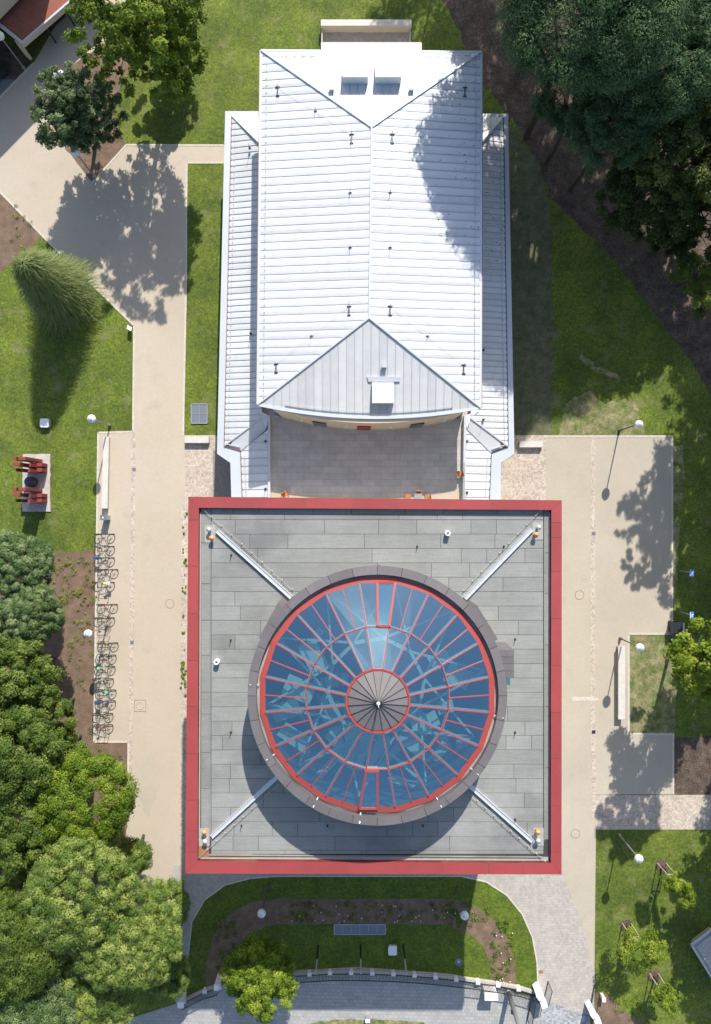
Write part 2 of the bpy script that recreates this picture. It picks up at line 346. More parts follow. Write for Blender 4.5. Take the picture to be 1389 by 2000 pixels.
sheet('sett_court', S, 'slabs', 4)
sheet('street_paving', [(-100, 2010), (250, 1990), (345, 1960), (450, 1918), (620, 1899), (700, 1897), (870, 1909), (960, 1925), (1062, 1952), (1052, 2130), (-100, 2130)], 'slab2', 5)
sheet('gate_setts', [(1060, 1952), (1100, 1965), (1152, 1985), (1165, 2130), (1040, 2130)], 'mosaic', 7)
sheet('verge', wob([(590, 2005), (625, 1994), (700, 1990), (770, 1992), (830, 1997), (850, 2130), (590, 2130)], 2), 'dry', 7)
G = [(362, 1955), (366, 1880), (375, 1800), (400, 1757), (440, 1728), (490, 1715), (540, 1711), (900, 1711), (950, 1722), (990, 1748), (1020, 1785), (1040, 1830), (1049, 1880), (1051, 1937), (960, 1915), (870, 1900), (700, 1888), (560, 1895), (450, 1918)]
sheet('garden_lawn', G, 'lush', 6)
strip('kerb', G[:14], 2.5, 'kerb', 7)
GB = [(402, 1940), (405, 1870), (418, 1825), (445, 1788), (490, 1762), (545, 1755), (880, 1755), (930, 1770), (965, 1797), (995, 1838), (1006, 1880), (1008, 1928), (958, 1917), (957, 1880), (943, 1848), (915, 1822), (870, 1806), (700, 1803), (530, 1806), (490, 1820), (462, 1850), (450, 1916)]
sheet('flower_bed', wob(GB, 1.2), 'mulch', 7)

sheet('pale_patch', wob([(1116, 1361), (1168, 1362), (1170, 1368), (1118, 1370)], .6, 6), 'kerb', 4)
sheet('darker_patch', wob([(268, 1480), (300, 1470), (312, 1540), (290, 1600), (270, 1560)], 3, 8), 'concrete2', 3)
# ---------------------------------------------------------------- helper: seamed metal roof slope
def inter(poly, y):
    xs = []
    n = len(poly)
    for i in range(n):
        (x0, y0), (x1, y1) = poly[i], poly[(i+1) % n]
        if (y0 <= y < y1) or (y1 <= y < y0): xs.append(x0+(x1-x0)*(y-y0)/(y1-y0))
    return (min(xs), max(xs)) if len(xs) >= 2 else None
def seamed(poly, zf, sp, axis='x', bulge=.02, seam=.045, rs=None, phase=0.0):
    """pans running along axis x (seams at constant y) or y (seams at constant x)"""
    if axis == 'y': poly = [(y, x) for x, y in poly]
    ys = [p[1] for p in poly]; y0, y1 = min(ys)+1e-3, max(ys)-1e-3
    pan, rib = MB(), MB(); r = rs or random.Random(3)
    def pt(a, b, dz=0.0):
        x, y = (a, b) if axis == 'x' else (b, a)
        return (x, y, zf(x, y)+dz)
    k = 0; y = y0; prof = (0, .1, .35, .65, .9, 1.0)
    while y < y1:
        ye = min(y+sp, y1); pan.tone = r.uniform(.90, 1.05)
        for a, b in zip(prof, prof[1:]):
            ya, yb = y+(ye-y)*a, y+(ye-y)*b
            ia, ib = inter(poly, min(max(ya, y0), y1)), inter(poly, min(max(yb, y0), y1))
            if not ia or not ib: continue
            ha, hb = [bulge*math.sin(math.pi*t)**.7 if 0 < t < 1 else 0 for t in (a, b)]
            nx = 4
            for q in range(nx):
                f0, f1 = q/nx, (q+1)/nx
                A = pt(ia[0]+(ia[1]-ia[0])*f0, ya, ha); B = pt(ia[0]+(ia[1]-ia[0])*f1, ya, ha)
                C = pt(ib[0]+(ib[1]-ib[0])*f1, yb, hb); D = pt(ib[0]+(ib[1]-ib[0])*f0, yb, hb)
                pan.quad(*((A, B, C, D) if axis == 'x' else (D, C, B, A)))
        if y > y0+.01:
            i = inter(poly, y)
            if i and i[1]-i[0] > .05:
                rib.bar(pt(i[0], y, seam/2), pt(i[1], y, seam/2), .028, seam+.01)
        y = ye
    return pan, rib

# ================================================================ HALL with white metal roof
zE, zR, zW, zI, zT = 9.2, 10.15, 4.3, 4.95, 4.6
hall = thing('hall_building', P(721, 560, 0), 'long hall building with a white standing seam hipped roof and lower side wings', 'building')
def xy(u, v, z): p = P(u, v, z); return (p.x, p.y)
NW, NE, SE, SW = xy(510, 99, zE), xy(940, 102, zE), xy(938.5, 796, zE), xy(503.5, 790, zE)
RN, RS = xy(726, 249, zR), xy(721, 621, zR)
def plane(a, za, b, zb, c, zc):
    A, B, C_ = Vector((*a, za)), Vector((*b, zb)), Vector((*c, zc)); n = (B-A).cross(C_-A)
    return lambda x, y: A.z-(n.x*(x-A.x)+n.y*(y-A.y))/n.z
pw = plane(NW, zE, SW, zE, RN, zR); pe = plane(NE, zE, SE, zE, RN, zR)
pn = plane(NW, zE, NE, zE, RN, zR); ps = plane(SW, zE, SE, zE, RS, zR)
for poly, f, nm in (([NW, SW, RS, RN], pw, 'roof_slope'), ([NE, RN, RS, SE], pe, 'roof_slope')):
    pan, rib = seamed(poly, f, .573, 'x', .035, .034); pan.build(nm, 'white', hall); rib.build('standing_seam', 'seam', hall)
curve = []
for i in range(25):
    t = i/24; curve.append(xy(503.5+435*t, 790+6*t+22.5*(1-(2*t-1)**2), zE))
pan, rib = seamed([NW, RN, NE], pn, .57, 'y', .02, .035); pan.build('roof_slope', 'white', hall); rib.build('standing_seam', 'seam', hall)
# south hip: planar, ends on the bowed eave
pan, rib = MB(), MB(); xs = [RS[0]+k*.573 for k in range(-20, 21)]
sp = [SW]+[c for c in curve[1:-1]]+[SE, RS]
pan, rib = seamed(sp, ps, .573, 'y', .012, .045); pan.build('roof_slope', 'grey', hall); rib.build('standing_seam', 'seam', hall)  # grey pans hold this slope's weaker sun in their colour
m = MB()
for a, za, b, zb in ((NW, zE, RN, zR), (NE, zE, RN, zR), (SW, zE, RS, zR), (SE, zE, RS, zR), (RN, zR, RS, zR)):
    m.bar((*a, za+.06), (*b, zb+.06), .11, .12)
m.build('ridge_cap', 'band', hall)
m = MB()      # eave trim / gutter
for a, b in ((NW, SW), (NE, SE), (NW, NE)):
    m = MB(); m.bar((*a, zE-.02), (*b, zE-.02), .16, .14); m.build('gutter', 'band', hall)
m = MB()
for a, b in zip(curve, curve[1:]): m.bar((*a, zE-.03), (*b, zE-.03), .2, .16)
m.build('gutter', 'band', hall)
for a, b, d in ((NW, SW, -.1), (NE, SE, .1)):
    m = MB(); m.bar((a[0]+d, a[1], zE-.05), (b[0]+d, b[1], zE-.05), .05, .16); m.build('eave_edge', 'rust', hall)
m = MB()      # snow rails: row of studs with a rail, above the eaves
for a, b, f, s in ((NW, SW, pw, .42), (NE, SE, pe, -.42)):
    n = 50
    for k in range(n):
        t0 = k/n; x = a[0]+(b[0]-a[0])*t0+s; y = a[1]+(b[1]-a[1])*t0
        if k > 1: m.box((x, y, f(x, y)+.06), (.07, .05, .14))
    m.bar((a[0]+s, a[1]-.6, f(a[0]+s, a[1])+.11), (b[0]+s, b[1]+.5, f(b[0]+s, b[1])+.11), .025, .025)
for k in range(3, 21):
    a, b = curve[k], curve[k+1]; c = [(p[0], p[1]+.42) for p in (a, b)]
    m.bar((*c[0], ps(*c[0])+.13), (*c[1], ps(*c[1])+.13), .05, .05)
for u0, u1 in ((530, 622), (830, 925)):
    for k in range(5):
        a = xy(u0+(u1-u0)*k/5, 107, zE+.2); b = xy(u0+(u1-u0)*(k+.7)/5, 107, zE+.2); m.bar((*a, pn(*a)+.1), (*b, pn(*b)+.1), .04, .04)
m.build('snow_guard', 'seam', hall)
# walls under
wallp = [(NW[0]+.5, NW[1]-.6), (NE[0]-.5, NE[1]-.6), (SE[0]-.6, SE[1]+.2)]+[(c[0], c[1]+.05-.42*(1-(2*i/24-1)**2)) for i, c in list(enumerate(curve))[::-1][2:-2]]+[(SW[0]+.6, SW[1]+.2)]
m = MB(); m.prism(wallp, 0, zE-.12); wall = m.build('wall', 'plaster', hall)
def fac(t, dz0, dz1, wd, mt, nm, out=.03):
    i = int(t*24); a, b = Vector((*curve[i], 0)), Vector((*curve[i+1], 0)); c = (a+b)/2
    off = -.42*(1-(2*t-1)**2)+.05; c.y += off-out; d = (b-a).normalized()
    m = MB(); m.box((c.x, c.y+.05, (dz0+dz1)/2), (wd, .18, dz1-dz0), math.atan2(d.y, d.x)); return m.build(nm, mt, hall)
for t, mt in ((.28, 'glassdark'), (.495, 'redside'), (.72, 'glassdark')):
    fac(t, zT+.4, zT+2.6, 1.0, mt, 'window' if mt != 'redside' else 'door', .04)
for t in (.17, .39, .61, .84):
    fac(t, zT+2.2, zT+2.4, .25, 'whitep', 'wall_lamp', .12)
m = MB()
for k in range(1, 23): m.bar((curve[k][0], curve[k][1]-.42*(1-(2*k/24-1)**2)+.02, zT+.12), (curve[k+1][0], curve[k+1][1]-.42*(1-(2*(k+1)/24-1)**2)+.02, zT+.12), .06, .22)
m.build('plinth', 'seam', hall)
# north projection with two raised box dormers, small vents
m = MB(); a, b = P(627, 82, zE), P(824, 82, zE)
top = lambda u, v: (lambda p: (p.x, p.y, max(zE+.12, pn(p.x, p.y)+.03)))(P(u, v, zE+.2))
us = [627+197*i/12 for i in range(13)]
vs_ = [82, 100, 118, 135, 152]
pan, rib = MB(), MB()
for i in range(12):
    pan.tone = random.uniform(.96, 1.02)
    for v0, v1 in zip(vs_, vs_[1:]): pan.quad(top(us[i], v1), top(us[i+1], v1), top(us[i+1], v0), top(us[i], v0))
    if i: rib.bar(Vector(top(us[i], 83))+Vector((0, 0, .02)), Vector(top(us[i], 119))+Vector((0, 0, .02)), .03, .05)
pan.build('projecting_roof', 'white', hall); rib.build('standing_seam', 'seam', hall)
m = MB(); m.prism(PP([(629, 84), (822, 84), (822, 130), (629, 130)], zE), 0, zE+.1); m.build('projecting_wall', 'plaster', hall)
for u0, u1 in ((669, 719), (733, 784)):
    a, b, c, d = [xy(u, v, zE+1.1) for u, v in ((u0, 112), (u1, 112), (u1, 153), (u0, 153))]
    m = MB(); vs = [(*p, pn(*p)-.3) for p in (a, b, c, d)]+[(*p, pn(*p)+h) for p, h in ((a, .25), (b, .25), (c, .86), (d, .86))]
    m.add(vs, [(7, 6, 5, 4), (0, 1, 5, 4), (1, 2, 6, 5), (2, 3, 7, 6), (3, 0, 4, 7)]); m.build('roof_dormer', 'white', hall)
m = MB(); a, b, c, d = [xy(u, v, zE+.9) for u, v in ((727, 745), (770, 745), (770, 786), (727, 786))]
m.add([(*p, ps(*p)-.3) for p in (a, b, c, d)]+[(*p, ps(*p)+h) for p, h in ((a, .3), (b, .3), (c, .62), (d, .62))], [(7, 6, 5, 4), (0, 1, 5, 4), (1, 2, 6, 5), (2, 3, 7, 6), (3, 0, 4, 7)])
m.build('roof_dormer', 'grey', hall)
m = MB(); a, b, c, d = [xy(u, v, zE+.9) for u, v in ((717, 733), (784, 733), (782, 743), (720, 743))]
m.add([(*p, ps(*p)+.0) for p in (a, b, c, d)]+[(*p, ps(*p)+.12) for p in (a, b, c, d)], [(7, 6, 5, 4), (0, 1, 5, 4), (1, 2, 6, 5), (2, 3, 7, 6), (3, 0, 4, 7)]); m.build('flashing', 'alu', hall)
for u, v, f in ((648, 172, pn), (804, 172, pn), (751, 713, ps)):
    p = xy(u, v, zE+.7); z = f(*p); m = MB(); m.box((*p, z+.12), (.3, .3, .34)); vb = m.build('roof_vent', 'grey', hall)
    m = MB(); m.box((*p, z+.33), (.36, .36, .05)); m.build('vent_lid', 'seam', hall)
# lightning rods on their brackets and the wire between
rods = [(541, 162, pw), (616, 214, pw), (687, 264, pw), (684, 378, pw), (684, 485, pw), (682, 599, pw), (608, 655, pw), (538, 708, pw), (910, 163, pe), (766, 264, pe), (762, 378, pe), (762, 485, pe), (762, 599, pe), (836, 655, pe), (908, 710, pe)]
pts_ = []
for k, (u, v, f) in enumerate(rods):
    p = xy(u, v, zE+.7); z = f(*p); pts_.append(Vector((*p, z+.12)))
    m = MB(); big = v in (162, 163, 264, 599, 708, 710)
    m.box((p[0], p[1], z+.06), (.32 if big else .22, .04, .1))
    if big: m.bar((p[0], p[1]+.0, z+.08), (p[0], p[1]-.62, z+.10), .06, .05); m.box((p[0], p[1]-.62, z+.06), (.24, .04, .1))
    m.tube((p[0], p[1], z), (p[0], p[1], z+.55), .02, .012, 6); m.build('lightning_rod', 'dark', hall)
m = MB()
for i in range(7): m.tube(pts_[i], pts_[i+1], .007, n=4)
for i in range(8, 14): m.tube(pts_[i], pts_[i+1], .007, n=4)
m.build('lightning_wire', 'seam', hall)
# ---- wings
def wing(side):
    L = side < 0
    if L:
        out = [xy(440, 217, zW), xy(424, 886, zW), xy(450, 904, zW), xy(452, 976, zW)]
        edge = [xy(453, 227, zW+.05), xy(438.5, 871, zW+.05), xy(470.5, 880, zW+.05), xy(474, 976, zW+.05)]
        inn = [xy(507, 212, zI), xy(506, 275, zI), xy(503.5, 800, zI), xy(526, 812, zI), xy(526.5, 976, zI)]
        hipn, hips, vs = xy(508, 281, zI+.1), xy(512, 816, zI), xy(520, 838, zI)
    else:
        out = [xy(992.5, 222, zW), xy(1005, 886, zW), xy(979, 903, zW), xy(977.5, 976, zW)]
        edge = [xy(983, 229, zW+.05), xy(992.5, 872, zW+.05), xy(959.5, 884, zW+.05), xy(955.5, 976, zW+.05)]
        inn = [xy(942, 217, zI), xy(941, 275, zI), xy(938.5, 800, zI), xy(908, 812, zI), xy(905, 976, zI)]
        hipn, hips, vs = xy(941, 279, zI+.1), xy(919, 817, zI), xy(912, 838, zI)
    x_in = inn[2][0]
    y_end = xy(500, 976, zW)[1]-1.0
    # eave band (wide flat gutter) and its wall below
    m = MB()
    for i in range(3):
        a, b, c, d = out[i], out[i+1], edge[i+1], edge[i]
        m.prism([(*a, 0), (*b, 0), (*c, 0), (*d, 0)], zW-.25, zW)
    a = (NW[0]+.3, out[0][1]) if L else (NE[0]-.3, out[0][1]); b = (a[0], edge[0][1])
    m.prism([(*out[0], 0), (*edge[0], 0), (*b, 0), (*a, 0)], zW-.25, zW)
    m.build('gutter_band', 'band', hall)
    m = MB()
    for i in range(3): m.bar((*edge[i], zW+.03), (*edge[i+1], zW+.03), .09, .10)
    m.build('eave_edge', 'rust' if L else 'dark', hall)
    ins = .7*(1 if L else -1)
    wp = [(out[0][0]+ins, out[0][1]-.7), (out[1][0]+ins, out[1][1]+.5), (out[2][0]+ins, out[2][1]+.3), (out[3][0]+ins, y_end), (inn[4][0], y_end), (inn[3][0], inn[3][1]+.3), (NW[0]+.6 if L else NE[0]-.6, out[0][1]-.7)]
    m = MB(); m.prism(wp, 0, zW-.02); wl = m.build('wing_wall', 'plaster', hall)
    fx = 1 if L else -1
    ex = edge[0][0]; slope = (zI-zW-.05)/abs(inn[2][0]-edge[1][0])
    ee = plane(edge[0], zW+.06, edge[1], zW+.06, hips, zI+.06)
    # long slope
    pan, rib = seamed([edge[0], edge[1], hips, hipn], ee, .47, 'x', .02, .045, random.Random(5+side)); pan.build('wing_roof', 'white', hall); rib.build('standing_seam', 'seam', hall)
    e2 = plane(edge[0], zW+.06, hipn, zI+.06, (inn[0][0]+fx*.4, edge[0][1]), zW+.06)
    pan, rib = seamed([edge[0], hipn, (inn[0][0]+fx*.2, edge[0][1])], e2, .47, 'y', .01, .03); pan.build('wing_roof', 'white', hall); rib.build('standing_seam', 'seam', hall)
    e3 = plane(edge[1], zW+.06, edge[2], zW+.06, hips, zI+.06)
    pan, rib = seamed([edge[1], edge[2], vs, hips], e3, 9., 'x', .0, .03); pan.build('wing_roof', 'white', hall)
    e4 = plane(edge[2], zW+.06, edge[3], zW+.06, vs, zI+.06)
    tp = (inn[4][0], inn[4][1]-1.0)
    pan, rib = seamed([edge[2], (edge[3][0], y_end), (inn[4][0], y_end), (inn[3][0]+(0 if L else 0), vs[1])], e4, .60, 'x', .02, .045); pan.build('wing_roof', 'white', hall); rib.build('standing_seam', 'seam', hall)
    # small triangle closing towards the hall wall
    m = MB(); m.poly([(*hips, zI+.055), (*vs, zI+.055), (*inn[3], zI+.055), (inn[2][0], inn[2][1], zI+.055)]); m.build('flashing', 'white', hall)
    m = MB()
    m.bar((*edge[1], zW+.1), (*hips, zI+.1), .08, .08); m.bar((*edge[2], zW+.1), (*vs, zI+.1), .08, .08); m.bar((*edge[0], zW+.1), (*hipn, zI+.1), .07, .08)
    m.bar((edge[1][0]+fx*.25, edge[1][1]+.12, zW+.18), (edge[2][0], edge[2][1]+.25, zW+.18), .07, .05)
    m.build('ridge_cap', 'band', hall)
    m = MB(); s = fx*.30
    for (a, b, n) in ((edge[0], edge[1], 52), (edge[2], (edge[3][0], edge[3][1]), 6)):
        for k in range(1, n):
            t = k/n; x, y = a[0]+(b[0]-a[0])*t+s, a[1]+(b[1]-a[1])*t; m.box((x, y, zW+.17), (.06, .04, .12))
        m.bar((a[0]+s, a[1]-.3, zW+.20), (b[0]+s, b[1]+.2, zW+.20), .022, .022)
    m.build('snow_guard', 'seam', hall)
    m = MB()      # parapet wall towards the terrace
    m.prism([(inn[3][0]-.09*fx, inn[3][1], 0), (inn[3][0]+.09*fx, inn[3][1], 0), (inn[4][0]+.09*fx, y_end, 0), (inn[4][0]-.09*fx, y_end, 0)], 0, zI+.25); m.build('parapet', 'band', hall)
    for u, v in (((490, 652), (488, 290), (519, 862), (519, 955)) if L else ((944, 684), (944, 820), (912, 862), (912, 962))):
        p = xy(u, v, zI); m = MB(); m.tube((*p, zI-.1), (*p, zI+.8), .022, .014, 6); m.box((p[0], p[1], zI+.05), (.16, .16, .12)); m.build('lightning_rod', 'dark', hall)
wing(-1); wing(1)
# ---- terrace
m = MB(); ye = P(0, 976, zT).y-1.0
tl = [xy(525, 800, zT), xy(910, 800, zT), (xy(906, 976, zT)[0], ye), (xy(526, 976, zT)[0], ye)]
m.prism([(*p, 0) for p in tl], 0, zT); m.build('terrace', 'terr', hall)
m = MB(); cur2 = [xy(527+378*i/20, 959+13*(1-(2*i/20-1)**2), zT) for i in range(21)]
m.poly([(*c, zT+.006) for c in cur2][::-1]+[(tl[3][0], ye, zT+.006), (tl[2][0], ye, zT+.006)])
m.build('painted_sunlit_floor', 'concrete', hall)  # paler colour paints the sunlit floor past the curved eave shadow
m = MB()
for i in range(14):
    p = P(904, 905+i*5, zT); m.tube((p.x, p.y, zT), (p.x, p.y, zT+1.0), .012, n=5)
p0, p1 = P(904, 905, zT), P(904, 975, zT)
m.bar((p0.x, p0.y, zT+1.0), (p1.x, p1.y, zT+1.0), .05, .05); m.bar((p0.x, p0.y, zT+.5), (p1.x, p1.y, zT+.5), .03, .03); m.build('railing', 'steel', hall)

# ================================================================ SQUARE BUILDING with glass dome
zS, zM = 15.5, 15.15
sq = thing('square_building', P(737, 1356, 0), 'square flat roofed building edged in red coping with a round blue glass dome', 'building')
o4 = [xy(368, 970, zS), xy(1097.5, 977, zS), xy(1097, 1708, zS), xy(362, 1706, zS)]
i4 = [xy(388.5, 991.5, zS), xy(1077, 996, zS), xy(1076, 1686, zS), xy(386, 1682, zS)]
r = random.Random(9)
segs = {0: [425, 507, 597, 688, 777, 868, 960, 1050], 1: [1021, 1050, 1117, 1208, 1300, 1392, 1482, 1574, 1665], 2: [1022, 954, 864, 770, 680, 590, 500, 410], 3: [1665, 1623, 1563, 1472, 1380, 1290, 1198, 1106, 1016]}
for k in range(4):
    A, B, Ai, Bi = Vector(o4[k]), Vector(o4[(k+1) % 4]), Vector(i4[k]), Vector(i4[(k+1) % 4])
    ts = [0]+sorted([min(max(((x-CU)*(H-zS)/F-A.x)/(B.x-A.x) if k in (0, 2) else (-(x-CV)*(H-zS)/F-A.y)/(B.y-A.y), .02), .98) for x in segs[k]])+[1]
    m = MB()
    for a, b in zip(ts, ts[1:]):
        m.tone = r.uniform(.94, 1.05); g = .0007
        ax = 0 if k in (0, 2) else 1
        it = lambda t, e: 0 if t == 0 else 1 if t == 1 else (A.lerp(B, t+e)[ax]-Ai[ax])/(Bi[ax]-Ai[ax])
        q = [A.lerp(B, a+g), A.lerp(B, b-g), Ai.lerp(Bi, it(b, -g)), Ai.lerp(Bi, it(a, g))]
        m.prism([(p.x, p.y, 0) for p in q], zS-.32, zS)
    m.build('red_coping', 'red', sq)
m = MB()
for k in range(4):
    A, B, Ai, Bi = o4[k], o4[(k+1) % 4], i4[k], i4[(k+1) % 4]
    m.prism([(*A, 0), (*B, 0), (*Bi, 0), (*Ai, 0)], zS-.7, zS-.02)
m.build('parapet', 'rust', sq)
c4 = [(p[0]+(-1 if p[0] > 0 else 1)*.25, p[1]+(-1 if k < 2 else 1)*.25) for k, p in enumerate(o4)]
m = MB()
Cx, Cy = 1.275, -10.73
n = 80
def sqpt(a):      # ray from the dome centre to the square of walls
    dx, dy = math.cos(a), math.sin(a); best = 99
    for k in range(4):
        (x0, y0), (x1, y1) = c4[k], c4[(k+1) % 4]; ex, ey = x1-x0, y1-y0; den = dx*ey-dy*ex
        if abs(den) < 1e-9: continue
        t = ((x0-Cx)*ey-(y0-Cy)*ex)/den; s = ((x0-Cx)*dy-(y0-Cy)*dx)/den
        if t > 0 and -1e-6 <= s <= 1+1e-6: best = min(best, t)
    return (Cx+dx*best, Cy+dy*best)
angs = sorted([2*math.pi*i/n for i in range(n)]+[math.atan2(p[1]-Cy, p[0]-Cx) % (2*math.pi) for p in c4])
for a, b in zip(angs, angs[1:]+[angs[0]+2*math.pi]):
    p, q = sqpt(a), sqpt(b); ra, rb = [(Cx+6.9*math.cos(x), Cy+6.9*math.sin(x)) for x in (a, b)]
    m.quad((*ra, zM-.02), (*p, zM-.02), (*q, zM-.02), (*rb, zM-.02))
m.build('roof_deck', 'seamdark', sq)
# membrane sheets laid in rows, each its own tone
def clipcirc(x0, x1, y0, y1, R=7.2):
    """pieces of the rectangle outside the drum"""
    ym = min(abs(y0-Cy), abs(y1-Cy)) if (y0-Cy)*(y1-Cy) > 0 else 0
    if ym >= R: return [(x0, x1)]
    h = math.sqrt(R*R-ym*ym); out = []
    if x0 < Cx-h: out.append((x0, min(x1, Cx-h)))
    if x1 > Cx+h: out.append((max(x0, Cx+h), x1))
    return [(a, b) for a, b in out if b-a > .02]
m = MB(); sM = (H-zM)/F
X0, X1 = (413-CU)*sM, (1062-CU)*sM
rows = [1004, 1015]+[1015+28.1*k for k in range(1, 24)]
rows = [v for v in rows if v < 1665]+[1668]
YL = -(992-CV)*sM; r = random.Random(4)
def sheetq(x0, x1, y0, y1, tone, z=zM):
    m.tone = tone
    x = x0
    while x < x1-1e-4:      # slightly uneven lower lap
        x = x1
    m.prism([(x0, y0, 0), (x1, y0, 0), (x1, y1, 0), (x0, y1, 0)], z-.03, z)
for v0, v1 in zip([994]+rows, rows+[]):
    y1, y0 = -(v0-CV)*sM-.012, -(v1-CV)*sM+.012
    x = X0; first = True
    while x < X1-.01:
        ln = r.choice([1.6, 2.4, 3.4, 4.8, 5.6, 7.2])*(r.uniform(.4, 1) if first else 1); first = False
        xe = min(x+ln, X1)
        if X1-xe < .7: xe = X1
        t = r.uniform(.93, 1.06)
        if v0 < 1260 and x < (600-CU)*sM and r.random() < .35: t *= .84
        ns = 6 if min(abs(y0-Cy), abs(y1-Cy)) < 7.3 and abs((x+xe)/2-Cx)-(xe-x)/2 < 7.3 else 1
        for j in range(ns):
            ya, yb = y0+(y1-y0)*j/ns, y0+(y1-y0)*(j+1)/ns
            for a, b in clipcirc(x, xe-.025, ya, yb, 7.0): sheetq(a, b, ya, yb, t)
        x = xe
for (u0, u1, vs) in ((393, 412, [994, 1060, 1140, 1212, 1280, 1352, 1395, 1470, 1540, 1640]), (1063, 1072, [994, 1080, 1160, 1260, 1380, 1500, 1640])):
    for v0, v1 in zip(vs, vs[1:]): sheetq((u0-CU)*sM, (u1-CU)*sM, -(v1-CV)*sM+.02, -(v0-CV)*sM-.01, r.uniform(.86, .98))
m.build('roof_membrane', 'membrane', sq)
m = MB()      # lighter flashing along the foot of the parapet
for pts in ([(386, 1000), (393, 1000), (391, 1682), (384, 1682)], [(1072, 1000), (1079, 1000), (1078, 1690), (1072, 1690)], [(386, 1672), (1076, 1674), (1076, 1690), (384, 1686)], [(386, 985), (1079, 990), (1079, 996), (386, 993)]):
    m.prism(PP(pts, zM), zM-.02, zM+.02)
m.build('flashing', 'edgepale', sq)
m = MB()
for pts in ([(408, 1668), (493, 1668), (493, 1674), (388, 1674), (388, 1646), (398, 1640), (408, 1640)],): m.prism(PP(pts, zM), zM-.02, zM+.028)
m.build('rusty_gutter_patch', 'rusty', sq)
m = MB(); m.bar((*xy(408, 1669, zM), zM+.06), (*xy(1060, 1673, zM), zM+.06), .05, .1); m.bar((*xy(1063, 1010, zM), zM+.04), (*xy(1063, 1640, zM), zM+.04), .04, .07); m.bar((*xy(412, 1020, zM), zM+.03), (*xy(409, 1640, zM), zM+.03), .03, .05); m.build('lap_ridge', 'membrane', sq)
# walls below, set back under the slab, with windows
iw = [(p[0]+(-1 if k in (1, 2) else 1)*.9, p[1]+(-1 if k < 2 else 1)*.9) for k, p in enumerate(o4)]
for k in range(4):
    A, B = Vector((*iw[k], 0)), Vector((*iw[(k+1) % 4], 0)); d = (B-A).normalized(); nrm = Vector((-d.y, d.x, 0))
    m = MB(); m.prism([A+nrm*0, B+nrm*0, B-nrm*.3, A-nrm*.3] if False else [A, B, B+Vector((0, 0, 0))-nrm*.35, A-nrm*.35], 0, zS-.72); m.build('wall', 'plaster', sq)
    L = (B-A).length
    for j in range(5):
        c = A.lerp(B, (j+.5)/5)+nrm*.02
        if k == 3 or k == 0 or k == 1 or k == 2:
            mm = MB(); mm.box((c.x, c.y, 9.5), (2.6, .12, 7), math.atan2(d.y, d.x)); wi = mm.build('window', 'glassdark', sq)
m = MB(); m.prism([(*p, 0) for p in c4], zM-.55, zM-.5, True); 
# soffit ring instead of full ceiling
m = MB()
for k in range(4):
    A, B, Ci, Di = c4[k], c4[(k+1) % 4], iw[(k+1) % 4], iw[k]
    m.prism([(*A, 0), (*B, 0), (*Ci, 0), (*Di, 0)], zS-.75, zS-.70)
m.build('soffit', 'edgepale', sq)
# ---- drum
R0, R1, zD, zG = 7.58, 7.08, 18.45, 18.15
m = MB(); nn = 96
for i in range(nn):
    a0, a1 = 2*math.pi*i/nn, 2*math.pi*(i+1)/nn
    if i % 3 == 0: m.tone = random.uniform(.88, 1.12)
    e = .0016
    A, B, C_, D = [(Cx+R*math.cos(a), Cy+R*math.sin(a), 0) for R, a in ((R1, a0+(e if i % 3 == 0 else 0)), (R0, a0+(e if i % 3 == 0 else 0)), (R0, a1-(e if i % 3 == 2 else 0)), (R1, a1-(e if i % 3 == 2 else 0)))]
    m.add([A[:2]+(zD+.03,), B[:2]+(zD,), C_[:2]+(zD,), D[:2]+(zD+.03,)], [(0, 1, 2, 3)])
m.tone = .8
m.lathe((Cx, Cy, 0), [(R1, zG-.2), (R1, zD+.03)], nn); m.lathe((Cx, Cy, 0), [(R0, zD), (R0, zD-.25), (R0-.35, zD-.3), (R0-.35, zM-.3)], nn)
drum = m.build('drum_coping', 'drum', sq)
def drumbox(a0, a1, rad0, rad1, z, flat=True):
    m = MB(); k = 8; p = []
    for i in range(k+1): a = math.radians(a0+(a1-a0)*i/k); p.append((Cx+(R0-.2)*math.cos(a), Cy+(R0-.2)*math.sin(a), 0))
    q = [(Cx+rr*math.cos(math.radians(a)), Cy+rr*math.sin(math.radians(a)), 0) for rr, a in ((rad1, a1), (rad0, a0))]
    m.tone = .95; m.prism(p+q, zM, z); return m
drumbox(137, 154, 7.95, 7.7, zD-.01).build('drum_bay', 'drum', sq)
drumbox(25, 42, 7.78, 7.85, zD-.01).build('drum_bay', 'drum', sq)
m = MB(); a, b = P(968, 1269, zD-.6), P(1004, 1324, zD-.6)
for k in range(4):
    m.tone = (1, .93, 1.05, .97)[k]; y0 = a.y+(b.y-a.y)*k/4; y1 = a.y+(b.y-a.y)*(k+1)/4
    m.prism([(Cx+7.0, y0-.01, 0), (b.x, y0-.01, 0), (b.x, y1+.01, 0), (Cx+7.0, y1+.01, 0)], zM, zD-.6)
m.build('roof_hatch_box', 'drum', sq)
m = MB(); p = P(992, 1330, zM+1.0); m.box((p.x, p.y, zM+.5), (.3, .5, 1.0)); m.build('hatch_door', mat('teal_metal', (.05, .16, .18), .5), sq)
m = MB(); m.lathe((Cx, Cy, 0), [(R1-.001, zG-.12), (6.80, zG+.0)], nn); m.build('inner_apron', 'drumin', sq)
